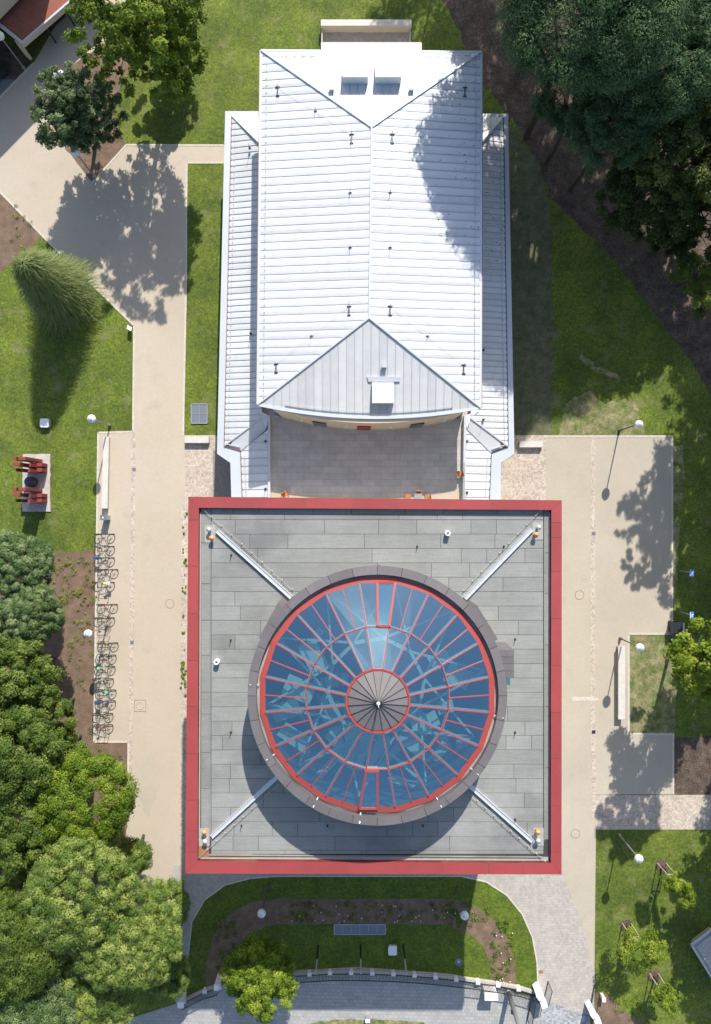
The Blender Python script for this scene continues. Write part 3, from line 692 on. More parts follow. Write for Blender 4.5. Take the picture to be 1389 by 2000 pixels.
# ---- glass cone
K = 20; ang = [math.radians(90-9-18*k) for k in range(K)]
ro, rm, ri = 6.98, 4.16, 1.80; zo, zm_, zi, za = zG+.02, 18.92, 19.55, 20.2
def cp(rr, a, z): return Vector((Cx+rr*math.cos(a), Cy+rr*math.sin(a), z))
dome = MB().add([(Cx, Cy, zG)], []) 
g = MB(); fr = MB(); rim = MB(); crim = MB(); caps = MB()
rg = random.Random(2)
def lift(v, d): return Vector((v.x, v.y, v.z+d))
for k in range(K):
    a, b = ang[k], ang[(k+1) % K]
    O0, O1, M0, M1, I0, I1 = cp(ro-.34, a, zo+.07), cp(ro-.34, b, zo+.07), cp(rm, a, zm_), cp(rm, b, zm_), cp(ri, a, zi), cp(ri, b, zi)
    Om, Mm = (O0+O1)/2, (M0+M1)/2
    for q in ((O0, M0, Mm, Om), (Om, Mm, M1, O1), (M0, I0, I1, M1)):
        g.quad(*[lift(v, rg.uniform(-.012, .012)) for v in q])
    fr.bar(lift(O0, .03), lift(M0, .03), .065, .09); fr.bar(lift(M0, .03), lift(I0, .03), .06, .09)
    fr.bar(lift(Om, .03), lift(Mm, .03), .045, .08); fr.bar(lift(M0, .03), lift(M1, .03), .05, .09)
    X0_, X1_ = cp(ro, a, zo), cp(ro, b, zo)
    rim.add([X0_, X1_, O1, O0, lift(X0_, -.25), lift(X1_, -.25)], [(0, 3, 2, 1), (0, 1, 5, 4)])
    Y0, Y1 = cp(ri-.1, a, zi+.08), cp(ri-.1, b, zi+.08)
    crim.add([lift(I0, .0), lift(I1, .0), Y1, Y0], [(0, 3, 2, 1)]); crim.bar(lift(I0, .05), lift(I1, .05), .1, .12)
    caps.tone = rg.uniform(.9, 1.1); caps.add([Y0, Y1, (Cx, Cy, za)], [(0, 2, 1)])
glz = g.build('dome_glazing', 'glass', sq); fr.build('glazing_bar', 'redframe', sq); rim.build('dome_rim', 'redframe', sq); crim.build('cap_ring', 'redframe', sq)
cap = caps.build('dome_cap', 'capm', sq)
m = MB()
for a in ang: m.bar(cp(ri-.1, a, zi+.11), (Cx, Cy, za+.03), .02, .03)
m.build('cap_seam', 'dark', sq)
m = MB(); m.tube((Cx, Cy, za-.1), (Cx, Cy, za+.9), .05, .02, 8); m.ball((Cx, Cy, za+.05), .12); m.build('cap_finial', 'alu', sq)
for k, half in ((19, 1), (9, 1)):      # two opening vents in thick red frames
    a, b = ang[k], ang[(k+1) % K]; mid = lambda p, q: (p+q)/2
    O0, O1, M0, M1 = cp(ro-.3, a, zo+.12), cp(ro-.3, b, zo+.12), cp(rm+.05, a, zm_+.06), cp(rm+.05, b, zm_+.06)
    Om, Mm = mid(O0, O1), mid(M0, M1)
    q = [Om, Mm, M1, O1]; q = [lift(v, .08) for v in q]
    m = MB()
    for i in range(4): m.bar(q[i], q[(i+1) % 4], .13, .16)
    vf = m.build('opening_vent', 'redframe', sq)
    m = MB(); m.quad(*[lift(v, .03) for v in q]); m.build('vent_pane', 'glass', vf)
# ---- interior seen through the glazing
m = MB(); m.lathe((Cx, Cy, 0), [(.01, 13.0), (6.9, 13.0), (6.9, zG-.15)], 64); m.build('dome_interior', 'floor_in', sq)
m = MB()
for k in range(0, K):
    a = ang[k]; m.bar(cp(6.7, a, zo-.15), cp(ri, a, zi-.25), .12, .22)
for k in range(K): m.bar(cp(rm, ang[k], zm_-.12), cp(rm, ang[(k+1) % K], zm_-.12), .14, .16)
m.build('roof_rafter', 'truss', sq)
m = MB()
for k in range(0, K, 2):
    a, b = ang[k], ang[(k+2) % K]; m.bar(cp(6.7, a, 16.4), cp(3.0, b, 16.0), .12, .25); m.bar(cp(6.7, b, 16.4), cp(3.0, a, 16.0), .12, .25); m.bar(cp(3., a, 16.0), cp(3., b, 16.0), .2, .3)
m.build('inner_truss', 'truss', sq)
m = MB()
for (u, v, w_, h_, a) in ((612, 1280, 1.2, 1.9, .5), (585, 1345, 1.9, 1.3, -.4), (560, 1385, 1.7, 1.1, .3), (575, 1440, 2.0, 1.0, -.6), (640, 1385, .8, 1.6, .1), (660, 1450, .7, 1.7, .7), (690, 1470, 1.6, .6, .3), (860, 1290, 1.3, 1.0, .5), (895, 1320, 1.6, 1.2, -.4), (830, 1410, 1.7, 1.0, .4), (805, 1450, 2.0, .9, -.7), (870, 1380, 1.0, .8, .2), (860, 1470, 1.3, .6, .9), (640, 1500, 1.6, .5, .8), (790, 1530, 2.1, .5, -.3), (905, 1450, .9, .6, .2), (620, 1240, .8, .5, .9)):
    p = P(u, v, 15.6); m.box((p.x, p.y, 15.6+.3*math.sin(u)), (w_, h_, .06), a)
m.build('acoustic_panel', 'truss', sq)
# ---- diagonal metal ducts with their lightning wire
for (u0, v0, u1, v1, s) in ((423, 1037, 569, 1168, 1), (1040, 1034, 909, 1170, -1), (412, 1637, 541, 1519, -1), (1042, 1646, 919, 1537, 1)):
    a, b = P(u0, v0, zM+.3), P(u1, v1, zM+.3); m = MB()
    d = (b-a).normalized(); nr = Vector((-d.y, d.x, 0))
    for o, h, wd in ((-.11, .10, .03), (.11, .10, .03), (0, .08, .22)):
        m.bar((a.x+nr.x*o, a.y+nr.y*o, zM+h), (b.x+nr.x*o, b.y+nr.y*o, zM+h), wd, .2 if wd < .1 else .14)
    for t in (.03, .97): q = a.lerp(b, t); m.box((q.x, q.y, zM+.08), (.24, .24, .16), math.atan2(d.y, d.x))
    m.build('metal_duct', 'alu', sq)
    m = MB(); sd = 1 if v0 < 1300 else -1; o = .42*(1 if nr.y*sd > 0 else -1)
    for k in range(-2, 8):
        q = a.lerp(b, k/7.0*.95); x, y = q.x+nr.x*o, q.y+nr.y*o
        m.lathe((x, y, zM), [(.06, 0), (.06, .05), (.02, .07), (.015, .18)], 8, True)
    q0, q1 = a.lerp(b, -2/7*.95), a.lerp(b, .97)
    m.tube((q0.x+nr.x*o, q0.y+nr.y*o, zM+.17), (q1.x+nr.x*o, q1.y+nr.y*o, zM+.17), .014, n=5)
    m.build('lightning_wire', 'edgepale', sq)
for pairs, flip in ((((408, 1034), (413, 1051)), 0), (((1053, 1030), (1047.5, 1044)), 0), (((400, 1644), (399, 1626)), 0), (((1052, 1643), (1051, 1626)), 0)):
    for j, (u, v) in enumerate(pairs):
        p = P(u, v, zM+.45); m = MB(); m.lathe((p.x, p.y, zM), [(.09, 0), (.09, .38), (.16, .40), (.16, .46), (.001, .56)], 14, False)
        o = m.build('roof_vent', 'orange' if j else 'alu', sq, True); o['label'] = 'orange capped vent' if j else 'white capped vent'
    c = P((pairs[0][0]+pairs[1][0])/2, (pairs[0][1]+pairs[1][1])/2, zM); m = MB(); m.box((c.x, c.y, zM+.01), (.66, 1.1, .05)); m.build('vent_base', 'edgepale', sq)
for u, v in ((875, 1042), (422.5, 1294)):
    p = P(u, v, zM+.4); m = MB(); m.lathe((p.x, p.y, zM), [(.17, 0), (.17, .42), (.10, .42), (.10, .1), (.001, .1)], 16); m.build('vent_pipe', 'whitep', sq, True)
m = MB()
for u, v in ((452, 1084), (451, 1250), (451, 1430), (472, 1612), (640, 1612), (826, 1612), (815, 1067), (984, 1067), (1006, 1248), (1006, 1430), (1006, 1600), (741, 1105)):
    p = P(u, v, zM); m.tube((p.x, p.y, zM), (p.x, p.y, zM+.35), .03, .02, 6); m.box((p.x, p.y, zM+.03), (.1, .1, .06))
m.build('membrane_anchor', 'dark', sq)
m = MB()
for a in (350, 210, 240, 262, 300, 322, 175):
    a = math.radians(a); m.bar(cp(6.95, a, zG+.05), cp(7.5, a, zD+.06), .05, .03)
m.build('coping_strap', 'alu', sq)

# ================================================================ TREES
def trunk(root, base, top, r, limbs, mt='bark'):
    m = MB(); b = Vector(base); t = Vector(top); n = 5; pr = b
    for i in range(1, n+1):
        f = i/n; q = b.lerp(t, f)+Vector((.12*math.sin(f*5+r*9), .1*math.cos(f*4+r*7), 0))*(1 if i < n else 0)
        m.tube(pr, q, r*(1-.7*(i-1)/n), r*(1-.7*f), 8, False); pr = q
    for c in limbs:
        c = Vector(c); s = b.lerp(t, random.uniform(.4, .9)); k = s.lerp(c, .5)+Vector((0, 0, .3))
        m.tube(s, k, r*.35, r*.2, 6, False); m.tube(k, c, r*.2, r*.06, 5, False)
    return m.build('trunk', mt, root, True)
def leaves(name, root, clumps, n, size, mt, seed, asp=.55, up=.5, sq=.75, shell=.45, spread=.12, lump=0.0):
    """clumps: list of (x,y,z,r,tone)"""
    rng = np.random.default_rng(seed); C = np.array(clumps); o = ORG[root.name]
    cnt = np.maximum((n*(C[:, 3]/C[:, 3].mean())**2).astype(int), 20); idx = np.repeat(np.arange(len(C)), cnt); N = len(idx)
    d = rng.normal(size=(N, 3)); d /= np.linalg.norm(d, axis=1)[:, None]; d[:, 2] = np.where(d[:, 2] < -.35, -d[:, 2], d[:, 2])
    rad = C[idx, 3]*(shell+(1-shell)*rng.random(N)**.7)*(1+spread*rng.normal(size=N))
    p = C[idx, :3]+d*rad[:, None]*np.array([1, 1, sq])
    nr = d*(.7+lump)+np.array([0, 0, up])+rng.normal(size=(N, 3))*(.45-.2*lump); nr /= np.linalg.norm(nr, axis=1)[:, None]
    t = np.cross(nr, rng.normal(size=(N, 3))); t /= np.linalg.norm(t, axis=1)[:, None]; b = np.cross(nr, t)
    s = (size*(.6+.8*rng.random(N)))[:, None]/2
    a1, a2 = t*s, b*s*asp
    V = np.stack([p-a1, p-a2*1.0+a1*.1, p+a1, p+a2*1.0+a1*.1], 1).reshape(-1, 3)-np.array(o)
    me = bpy.data.meshes.new(name); me.vertices.add(N*4); me.vertices.foreach_set('co', V.astype(np.float32).ravel())
    me.loops.add(N*4); me.loops.foreach_set('vertex_index', np.arange(N*4, dtype=np.int32)); me.polygons.add(N)
    me.polygons.foreach_set('loop_start', np.arange(0, N*4, 4, dtype=np.int32)); me.polygons.foreach_set('loop_total', np.full(N, 4, dtype=np.int32))
    tone = np.clip(C[idx, 4]+rng.normal(size=N)*.16, 0, 1)
    at = me.attributes.new('tone', 'FLOAT', 'FACE'); at.data.foreach_set('value', tone.astype(np.float32))
    me.materials.append(L_[mt]); me.update(calc_edges=True)
    ob = bpy.data.objects.new(name, me); SC.collection.objects.link(ob); ob.parent = root; return ob
def tree(ap, zc, R, mt, label, cat='tree', group=None, ground=None, nc=60, rc=.22, n=240, size=.24, rz=.75, seed=1, gap=0.0, asp=.55, name='broadleaf_tree', hollow=.5, up=.5, tone=(.2, .75), kind='round', low=-.45, base=None, elong=None, sq=.75, shell=.45, lump=.35):
    """ap: photo position of the crown's centre at height zc; or ground: photo position on the ground under it"""
    s = random.Random(seed)
    if ground: g = P(*ground, 0); c = Vector((g.x, g.y, zc))
    else: c = P(*ap, zc)
    b = P(*base, 0) if base else Vector((c.x, c.y, 0))
    root = thing(name, (b.x, b.y, 0), label, cat, group)
    bumps = [(Vector((s.gauss(0, 1), s.gauss(0, 1), s.gauss(0, .5))).normalized(), s.uniform(-.30, .28)) for _ in range(9)]
    cl = []
    tries = 0
    while len(cl) < nc and tries < nc*30:
        tries += 1
        d = Vector((s.gauss(0, 1), s.gauss(0, 1), s.gauss(0, 1))).normalized()
        if d.z < low: continue
        q = 1+sum(a*max(0, d.dot(v))**4 for v, a in bumps)
        f = (hollow+(1-hollow)*s.random()**.6)*q*(1-rc*.3)
        p = Vector((d.x*R*f, d.y*R*f, d.z*R*rz*f))
        if kind == 'cone': hgt = s.random()**1.4; a = s.uniform(0, 6.28); f = (1-hgt)*(.35+.65*s.random()**.5)*q; p = Vector((math.cos(a)*R*f, math.sin(a)*R*f, (hgt*2-1)*R*rz))
        if elong: a = math.radians(elong[0]); x = p.x*math.cos(a)+p.y*math.sin(a); y = -p.x*math.sin(a)+p.y*math.cos(a); x *= elong[1]; y /= elong[1]; p.x, p.y = x*math.cos(a)-y*math.sin(a), x*math.sin(a)+y*math.cos(a)
        rr = R*rc*s.uniform(.7, 1.3)
        if gap and any((Vector(k[:3])-c-p).length < gap*rr for k in cl): continue
        cl.append((c.x+p.x, c.y+p.y, max(c.z+p.z, rr*.6), rr, s.uniform(*tone)))
    cr = leaves('crown', root, cl, n, size, mt, seed, asp, up, sq, shell, .12, lump)
    lim = [k[:3] for k in s.sample(cl, min(12, len(cl)))]
    trunk(root, (b.x, b.y, 0), (c.x, c.y, c.z+R*rz*.5), .05+R*.04, lim)
    return root
# the broadleaf trees by the north west path
tree((288, 42), 9.6, 5.2, 'yellowgreen', 'large loose yellow green tree on the lawn left of the white roofed hall', nc=400, rc=.085, n=85, size=.24, seed=11, hollow=.2, rz=1.0, tone=(.1, .95), base=(325, 165), shell=.3, low=-.9)
tree((148, 220), 5.4, 3.15, 'bluegreen', 'blue green leafy tree over the mulch bed beside the round white bench', nc=420, rc=.105, n=95, size=.18, seed=12, rz=1.15, hollow=.15, tone=(.1, .95), base=(188, 275), shell=.3, low=-.9)
tree((325, 99), 2.9, 2.6, 'yellowgreen', 'low spreading tree on the lawn just below the large loose yellow green one', nc=200, rc=.11, n=90, size=.2, seed=14, hollow=.2, rz=.8, tone=(.1, .95), shell=.3)
# north east group
NG = 'tall trees north east of the hall'
def pine(ap, zc, R, mt, label, seed, nc=230, rc=.13, n=150, size=.15, rz=.6, **k):
    nc = int(nc*1.7)
    return tree(ap, zc, R, mt, label, name='conifer_tree', lump=.9, nc=nc, rc=rc, n=n, size=size, rz=rz, seed=seed, asp=.4, sq=.85, up=.35, gap=.6, hollow=.6, shell=.72, **k)
pine((1150, 0), 16.5, 6.0, 'darkconifer', 'dark blue green conifer nearest the hall roof corner, cut by the top edge', 21, nc=330, group=NG, n=210, tone=(.0, .8))
pine((1300, 60), 14.0, 5.0, 'darkconifer', 'dark blue green conifer in the top right corner of the photo', 22, nc=300, n=200, group=NG, tone=(.0, .8))
pine((1135, 195), 9.5, 3.3, 'darkconifer', 'lower dark green conifer tucked under the tall ones by the mulch bed', 23, nc=150, group=NG, tone=(.0, .5))
pine((1215, 220), 12, 3.4, 'darkconifer', 'middle dark green conifer between the tall pair and the olive broadleaf tree', 26, nc=150, group=NG, tone=(.0, .6))
tree((1325, 300), 8.3, 4.5, 'olive', 'broad olive green tree with sunlit yellow leaves below the dark conifers', seed=24, nc=190, rc=.14, n=190, size=.24, group=NG, rz=.75, hollow=.5, tone=(.05, .9))
tree((1390, 185), 11, 3.6, 'olive', 'olive tree at the right edge of the photo above the broad olive one', seed=25, nc=100, rc=.16, n=190, size=.24, group=NG, tone=(0, .8))
tree((1245, 385), 6.5, 3.2, 'olive', 'small dark olive tree on the left side of the broad olive one', seed=27, nc=90, rc=.17, n=180, size=.2, group=NG, tone=(0, .6))
tree((1370, 430), 5, 2.9, 'olive', 'small dark olive tree at the right edge under the broad olive one', seed=31, nc=80, rc=.17, n=180, size=.2, group=NG, tone=(0, .6))
for i, (g, zc, R, nc) in enumerate((((1012, 140), 18.6, 5.9, 330), ((1250, 132), 13, 4.8, 120), ((1010, -330), 16, 5.2, 90), ((1100, -150), 15, 4.8, 90), ((1232, -30), 14, 4.6, 90), ((1120, 128), 13, 4.2, 120))):
    tree(None, zc, R, 'midgreen', ('tall tree just beyond the top edge whose shade falls on the white roof', 'tall tree in the top right beyond the edge, shading the lawn', 'northernmost tree beyond the top edge over the leaf litter', 'tree beyond the top edge shading the leaf litter by the hall', 'tree beyond the top edge right of the one shading the leaf litter', 'tree at the top edge hidden behind the dark conifers')[i], ground=g, seed=150+i, nc=nc*2, rc=.13, n=130, size=.28, group='trees beyond the top edge', hollow=.3, rz=.7)
tree((1385, 345), 4.5, 2.6, 'olive', 'dark olive tree at the right edge below the broad olive crown', seed=34, nc=120, rc=.15, n=170, size=.2, group=NG, tone=(0, .6))
tree((1330, 440), 3.4, 2.0, 'olive', 'low dark tree standing on the leaf litter above the fresh green shrub', seed=35, nc=90, rc=.17, n=170, size=.18, group=NG, tone=(0, .6))
tree((1352, 540), 2.6, 1.9, 'midgreen', 'fresh green shrub on the brown mulch below the olive trees', 'shrub', seed=28, nc=34, rc=.26, n=200, size=.17, name='leafy_shrub', rz=.8, tone=(.2, 1))
tree((1392, 590), 3.0, 1.5, 'midgreen', 'green shrub at the right edge beside the fresh green one', 'shrub', seed=29, nc=24, rc=.28, n=200, size=.17, name='leafy_shrub', rz=.8, tone=(.2, 1))
tree((1300, 470), 3.2, 1.4, 'olive', 'low dark bush on the mulch under the olive trees', 'shrub', seed=30, nc=20, rc=.28, n=180, size=.17, name='leafy_shrub', rz=.8, tone=(0, .5))
# trees along the right edge; the ones outside the frame throw the shadows seen on lawn and plaza
tree((1396, 1285), 7.6, 2.9, 'bright', 'bright yellow green tree at the right edge by the blue signs', seed=41, nc=62, rc=.22, n=230, size=.24, rz=.9, tone=(.2, 1), hollow=.35)
OL = ['tree beyond the right edge level with the fresh green shrub', 'tree beyond the right edge level with the terrace', 'tall slim tree shading the top right corner of the east plaza', 'tree beyond the right edge level with the blue signs', 'tree beyond the right edge level with the sett path', 'tree beyond the right edge above the pale kiosk', 'tree beyond the right edge by the upper blue sign', 'tall tree whose dappled shade crosses the sett path', 'tree beyond the right edge level with the pale kiosk', 'slim high crown shading the middle of the east plaza edge', 'tree beyond the right edge level with the broad olive tree', 'tree beyond the right edge just above the fresh green shrub', 'far tree beyond the right edge level with the white roof gable', 'far tree beyond the right edge level with the short stone bench', 'low tree beyond the right edge above the blue signs', 'crown hidden under the dark conifers at the top right', 'far tree beyond the right edge level with the long plaza bench', 'low tree beyond the right edge shading the pale kiosk']
OG = 'trees standing beyond the right edge'
for i, (g, zc, R, nc) in enumerate((((1455, 545), 12.5, 4.6, 60), ((1436, 800), 10.5, 3.9, 50), ((1352, 625), 13, 3.0, 30), ((1402, 1150), 8, 2.9, 40), ((1430, 1470), 9.5, 3.6, 45), ((1470, 1690), 9, 3.9, 45), ((1425, 980), 7.5, 2.7, 30), ((1305, 1215), 13.5, 2.7, 34), ((1400, 1890), 9, 2.2, 20), ((1335, 745), 12.5, 1.9, 16), ((1500, 300), 13, 4.8, 60), ((1480, 420), 11, 4.2, 50), ((1540, 680), 13, 4.8, 60), ((1530, 900), 12, 4.5, 55), ((1490, 1060), 9, 3.6, 40), ((1200, 200), 11, 3.6, 60), ((1520, 1330), 10, 4.2, 50), ((1428, 1640), 7.5, 3.6, 60))):
    tree(None, zc, R, 'olive', OL[i], ground=g, base=(max(g[0], 1450), g[1]-8), seed=50+i, nc=nc*4, rc=.125, n=85, size=.25, group=OG, hollow=.2, rz=.7, shell=.3)
tree(None, 17, 5.6, 'midgreen', 'tall tree beyond the top edge throwing its shadow on the north lawn', ground=(935, -440), seed=65, nc=50, rc=.26, n=200, size=.36)
tree(None, 16.5, 4.4, 'midgreen', 'slim tall tree beyond the top edge behind the dark conifers', ground=(1000, 15), seed=66, nc=190, rc=.15, n=150, size=.28)
# south west grove
SG = 'trees of the south west grove'
pine((45, 1100), 5.5, 2.8, 'yew', 'blue green conifer at the top of the grove, just below the red sculpture', 71, nc=170, group=SG, n=150, tone=(.1, .9), size=.18)
pine((55, 1205), 6, 2.6, 'yew', 'blue green conifer second from the top of the grove beside the bicycles', 72, nc=150, group=SG, n=150, tone=(.1, .9), size=.18)
tree((35, 1320), 6.5, 3.2, 'midgreen', 'mid green tree at the left edge beside the lower half of the bicycle row', seed=73, nc=150, rc=.15, n=190, size=.19, group=SG, tone=(.1, .8))
tree((90, 1400), 5.5, 2.2, 'midgreen', 'small mid green tree reaching towards the end of the bicycle row', seed=74, nc=90, rc=.17, n=170, size=.17, group=SG, tone=(.1, .8))
tree((30, 1480), 8.5, 3.6, 'midgreen', 'dark green tree at the left edge above the large light pines', seed=75, nc=170, rc=.14, n=190, size=.19, group=SG, tone=(.0, .7))
tree((155, 1565), 7.5, 3.5, 'bright', 'rounded bright green tree beside the mulch at the path bend', seed=76, nc=340, rc=.14, n=190, size=.15, group=SG, tone=(.0, .7), hollow=.6, base=(180, 1535))
tree((40, 1625), 8, 3.2, 'midgreen', 'mid green tree at the left edge between the rounded one and the pines', seed=77, nc=150, rc=.15, n=190, size=.19, group=SG, tone=(.0, .8))
pine((150, 1760), 9.5, 4.1, 'pine', 'large pine with yellow tipped needles in the middle of the grove', 78, nc=330, rc=.105, base=(185, 1690), group=SG, tone=(.1, 1.0))
pine((250, 1830), 8.5, 3.9, 'pine', 'large yellow tipped pine reaching over the street fence', 79, nc=330, rc=.105, base=(235, 1765), group=SG, tone=(.1, 1.0))
pine((252, 1675), 4, 1.8, 'pine', 'narrow pine at the north east tip of the grove beside the path', 80, nc=100, rc=.2, group=SG, n=170, tone=(.1, .8))
pine((328, 1770), 3.6, 1.75, 'pine', 'small pine nearest the red roof corner', 81, nc=90, rc=.2, group=SG, n=170, tone=(.1, .8))
pine((30, 1835), 9, 4.1, 'midgreen', 'darker green conifer at the left edge below the mid green trees', 82, nc=260, group=SG, n=180, tone=(.1, .8))
pine((60, 1985), 8, 3.5, 'yew', 'grey green conifer in the bottom left corner', 83, nc=220, group=SG, n=170, tone=(.2, .9))
pine((205, 1955), 7, 2.2, 'pine', 'pine at the bottom of the grove by the street', 84, nc=120, rc=.18, group=SG, n=170, tone=(.1, .9))
pine((325, 1885), 4, 2.0, 'pine', 'low pine branch mass hanging over the left end of the street fence', 95, nc=110, rc=.16, group=SG, tone=(.1, .9))
tree((110, 1475), 5, 2.3, 'midgreen', 'low mid green tree between the rounded bright tree and the dark one', seed=86, nc=110, rc=.16, n=180, size=.17, group=SG, tone=(.1, .8))
tree((95, 1665), 6.5, 2.4, 'olive', 'low olive tree filling the gap above the large pines', seed=87, nc=110, rc=.16, n=180, size=.17, group=SG, tone=(.3, 1))
tree((10, 1395), 6.0, 2.5, 'midgreen', 'leafy tree cut by the left edge level with the last bicycles', seed=88, nc=110, rc=.16, n=180, size=.17, group=SG, tone=(.1, .8))
tree((5, 1725), 7.0, 2.6, 'midgreen', 'leafy tree cut by the left edge level with the large pines', seed=89, nc=110, rc=.16, n=180, size=.17, group=SG, tone=(.1, .9))
tree((120, 1905), 6.5, 2.6, 'pine', 'low pine between the large yellow tipped pines and the bottom left corner', seed=90, nc=120, rc=.16, n=180, size=.17, group=SG, tone=(.1, .8))
tree((510, 1903), 4.4, 3.0, 'bright', 'round tree behind the street fence, half in the shadow of the red edged building', seed=85, nc=170, rc=.15, n=150, size=.18, rz=.85, hollow=.4, tone=(.1, .9), base=(495, 1875))
# weeping conifer by the west path
def weeping():
    b = P(138, 583, 0); root = thing('weeping_conifer', (b.x, b.y, 0), 'weeping olive green conifer with long trailing branches beside the west path', 'tree')
    r = random.Random(5); top = Vector((b.x, b.y, 9.0)); m = MB(); tn = []
    V, Fc, T = [], [], []
    for k in range(9500):
        h = r.random()**.8; z = 1.0+7.9*h; Rm = 1.0+2.6*(1-h)**.8; a = r.uniform(0, 2*math.pi); ln = Rm*r.uniform(.45, 1.05)
        d = Vector((math.cos(a), math.sin(a), 0)); sw = Vector((-d.y, d.x, 0))*r.uniform(-.9, .9); q = Vector((b.x, b.y, z)); tone = min(1, max(0, r.gauss(.5, .2))); st = r.uniform(0, .4)
        pr = None; w0 = r.uniform(.018, .042)
        for i in range(5):
            t = st+(1-st)*i/4; p = q+d*(ln*t)+sw*(t*t)+Vector((0, 0, .35*t-.9*t*t*r.uniform(.8, 1.2)))
            wd = w0*(1-.75*i/4); s = Vector((-d.y, d.x, r.uniform(-.5, .5)))*wd
            if pr is not None:
                k0 = len(m.v); m.tone = tone; m.add([pr[0]-pr[1], pr[0]+pr[1], p+s, p-s], [(0, 1, 2, 3)])
            pr = (p, s)
    m.build('crown', L_['weep'], root); trunk(root, (b.x, b.y, 0), top, .2, [])
weeping()
# young staked trees
def young(cu, cv, zc, R, bu, bv, mt, label, seed, rz=1.0, **k):
    t = tree((cu, cv), zc, R, mt, label, name='young_tree', seed=seed, nc=34, rc=.26, n=110, size=.15, rz=rz, base=(bu, bv), hollow=.2, tone=(.2, .9), group='young staked trees on the south east lawn', **k)
    b = P(bu, bv, 0)
    m = MB(); m.lathe((b.x, b.y, 0), [(.55, .012), (.5, .04), (.001, .06)], 18); m.build('mulch_ring', 'darkmulch', t)
    for i, a in enumerate((30, 150, 270)):
        a = math.radians(a); m = MB(); m.tube((b.x+.42*math.cos(a), b.y+.42*math.sin(a), 0), (b.x+.38*math.cos(a), b.y+.38*math.sin(a), 2.1), .04, n=6); m.build('stake', 'stake', t)
    m = MB(); q = [(b.x+.38*math.cos(math.radians(a)), b.y+.38*math.sin(math.radians(a)), 1.95) for a in (30, 150, 270)]
    for i in range(3): m.bar(q[i], q[(i+1) % 3], .03, .09)
    m.build('stake_rail', 'stake', t)
young(1325, 1735, 3.3, 1.15, 1292, 1690, 'bright', 'slender young tree with a pale timber stake frame, uppermost on the south east lawn', 91, elong=(-45, 1.5))
young(1256, 1850, 3.3, 1.7, 1224, 1808, 'bright', 'fullest young staked tree, middle of the south east lawn', 92)
young(1300, 1945, 2.8, 1.25, 1277, 1906, 'bright', 'lowest young staked tree near the bottom edge of the south east lawn', 93)
# ground cover: weeds and flowers
def scatter(name, regions, n, size, mt, seed, hgt=.25, label=None, cr=.35, per=26):
    r = random.Random(seed); c0 = P(*regions[0][:2]); root = thing('t', (0, 0, 0), None, None); cl = []
    for (u0, v0, u1, v1, k) in regions:
        for _ in range(k):
            p = P(r.uniform(u0, u1), r.uniform(v0, v1)); cl.append((p.x, p.y, hgt*.4, cr*r.uniform(.4, 1.2), r.uniform(.2, .9)))
    o = leaves(name, root, cl, per, size, mt, seed, .5, .9, .4)
    o.parent = None; bpy.data.objects.remove(root); return props(o, label, kind='stuff')
scatter('weeds', [(105, 1085, 185, 1180, 60), (110, 1180, 180, 1430, 40), (190, 1460, 245, 1590, 14), (20, 400, 80, 490, 12), (1190, 500, 1330, 650, 20), (1200, 1940, 1260, 1990, 20)], 1, .10, 'bright', 5, label='low green weeds in the mulch', cr=.26, per=14)
scatter('bed_plants', [(960, 1800, 1000, 1915, 40), (560, 1762, 900, 1800, 70), (420, 1790, 460, 1900, 30), (880, 1765, 960, 1810, 20)], 1, .12, 'midgreen', 6, label='small plants in the curved flower bed', cr=.28)
scatter('edge_weeds', [(357, 985, 366, 1360, 26), (354, 1290, 363, 1345, 22)], 1, .09, 'bright', 7, label='weeds along the foot of the red edged building', cr=.11)
r = random.Random(3); m = MB()
for _ in range(38):
    u, v = (r.uniform(560, 900), r.uniform(1765, 1800)) if r.random() < .75 else (r.uniform(965, 1000), r.uniform(1810, 1915)); p = P(u, v); m.ball((p.x, p.y, .25), .05, 6, 4)
props(m.build('white_flowers', 'whitep'), 'white blossoms dotted over the flower bed', kind='stuff')

# ================================================================ LAMPS
zL = 4.35
def lamp_parts(t, x, y, h, pm, arm=None):
    m = MB(); m.tube((x, y, 0), (x, y, h-.2), .06, .045, 10); m.lathe((x, y, 0), [(.11, 0), (.11, .35), (.07, .4)], 12, True); m.build('pole', pm, t)
    m = MB(); m.lathe((x, y, h-.3), [(.05, -.05), (.13, 0), (.15, .08)], 16, True); m.build('collar', pm, t)
    m = MB(); m.ball((x, y, h), .33, 24, 14); m.build('globe', 'globe', t, True)
    m = MB(); m.lathe((x, y, h+.28), [(.17, 0), (.15, .045), (.001, .06)], 16); m.build('globe_cap', 'alu', t, True)
LG = 'globe lamps along the paths'
for u, v, pm, lb in ((148, 298, 'pole', 'white globe lamp at the point of the mulch bed under the blue green tree'), (179, 818, 'pole', 'white globe lamp at the north end of the long bench beside the bicycles'),
    (172, 1238, 'pole', 'white globe lamp standing among the parked bicycles'), (1248, 829, 'poledark', 'white globe lamp on a dark pole at the north edge of the east plaza'),
    (1250, 1265, 'poledark', 'white globe lamp on a dark pole beside the long stone bench of the east plaza'), (1248, 1677, 'pole', 'white globe lamp on a pale pole on the south east lawn'),
    (511, 1784, 'poledark', 'white globe lamp at the left end of the flower bed in the building shadow'), (907.5, 1788, 'poledark', 'white globe lamp at the right end of the flower bed in the building shadow'),
    (0, 70, 'pole', 'white globe lamp at the top left edge beside the red gravel roof')):
    p = P(u, v, zL); t = thing('globe_lamp', (p.x, p.y, 0), lb, 'street lamp', LG); lamp_parts(t, p.x, p.y, zL, pm)
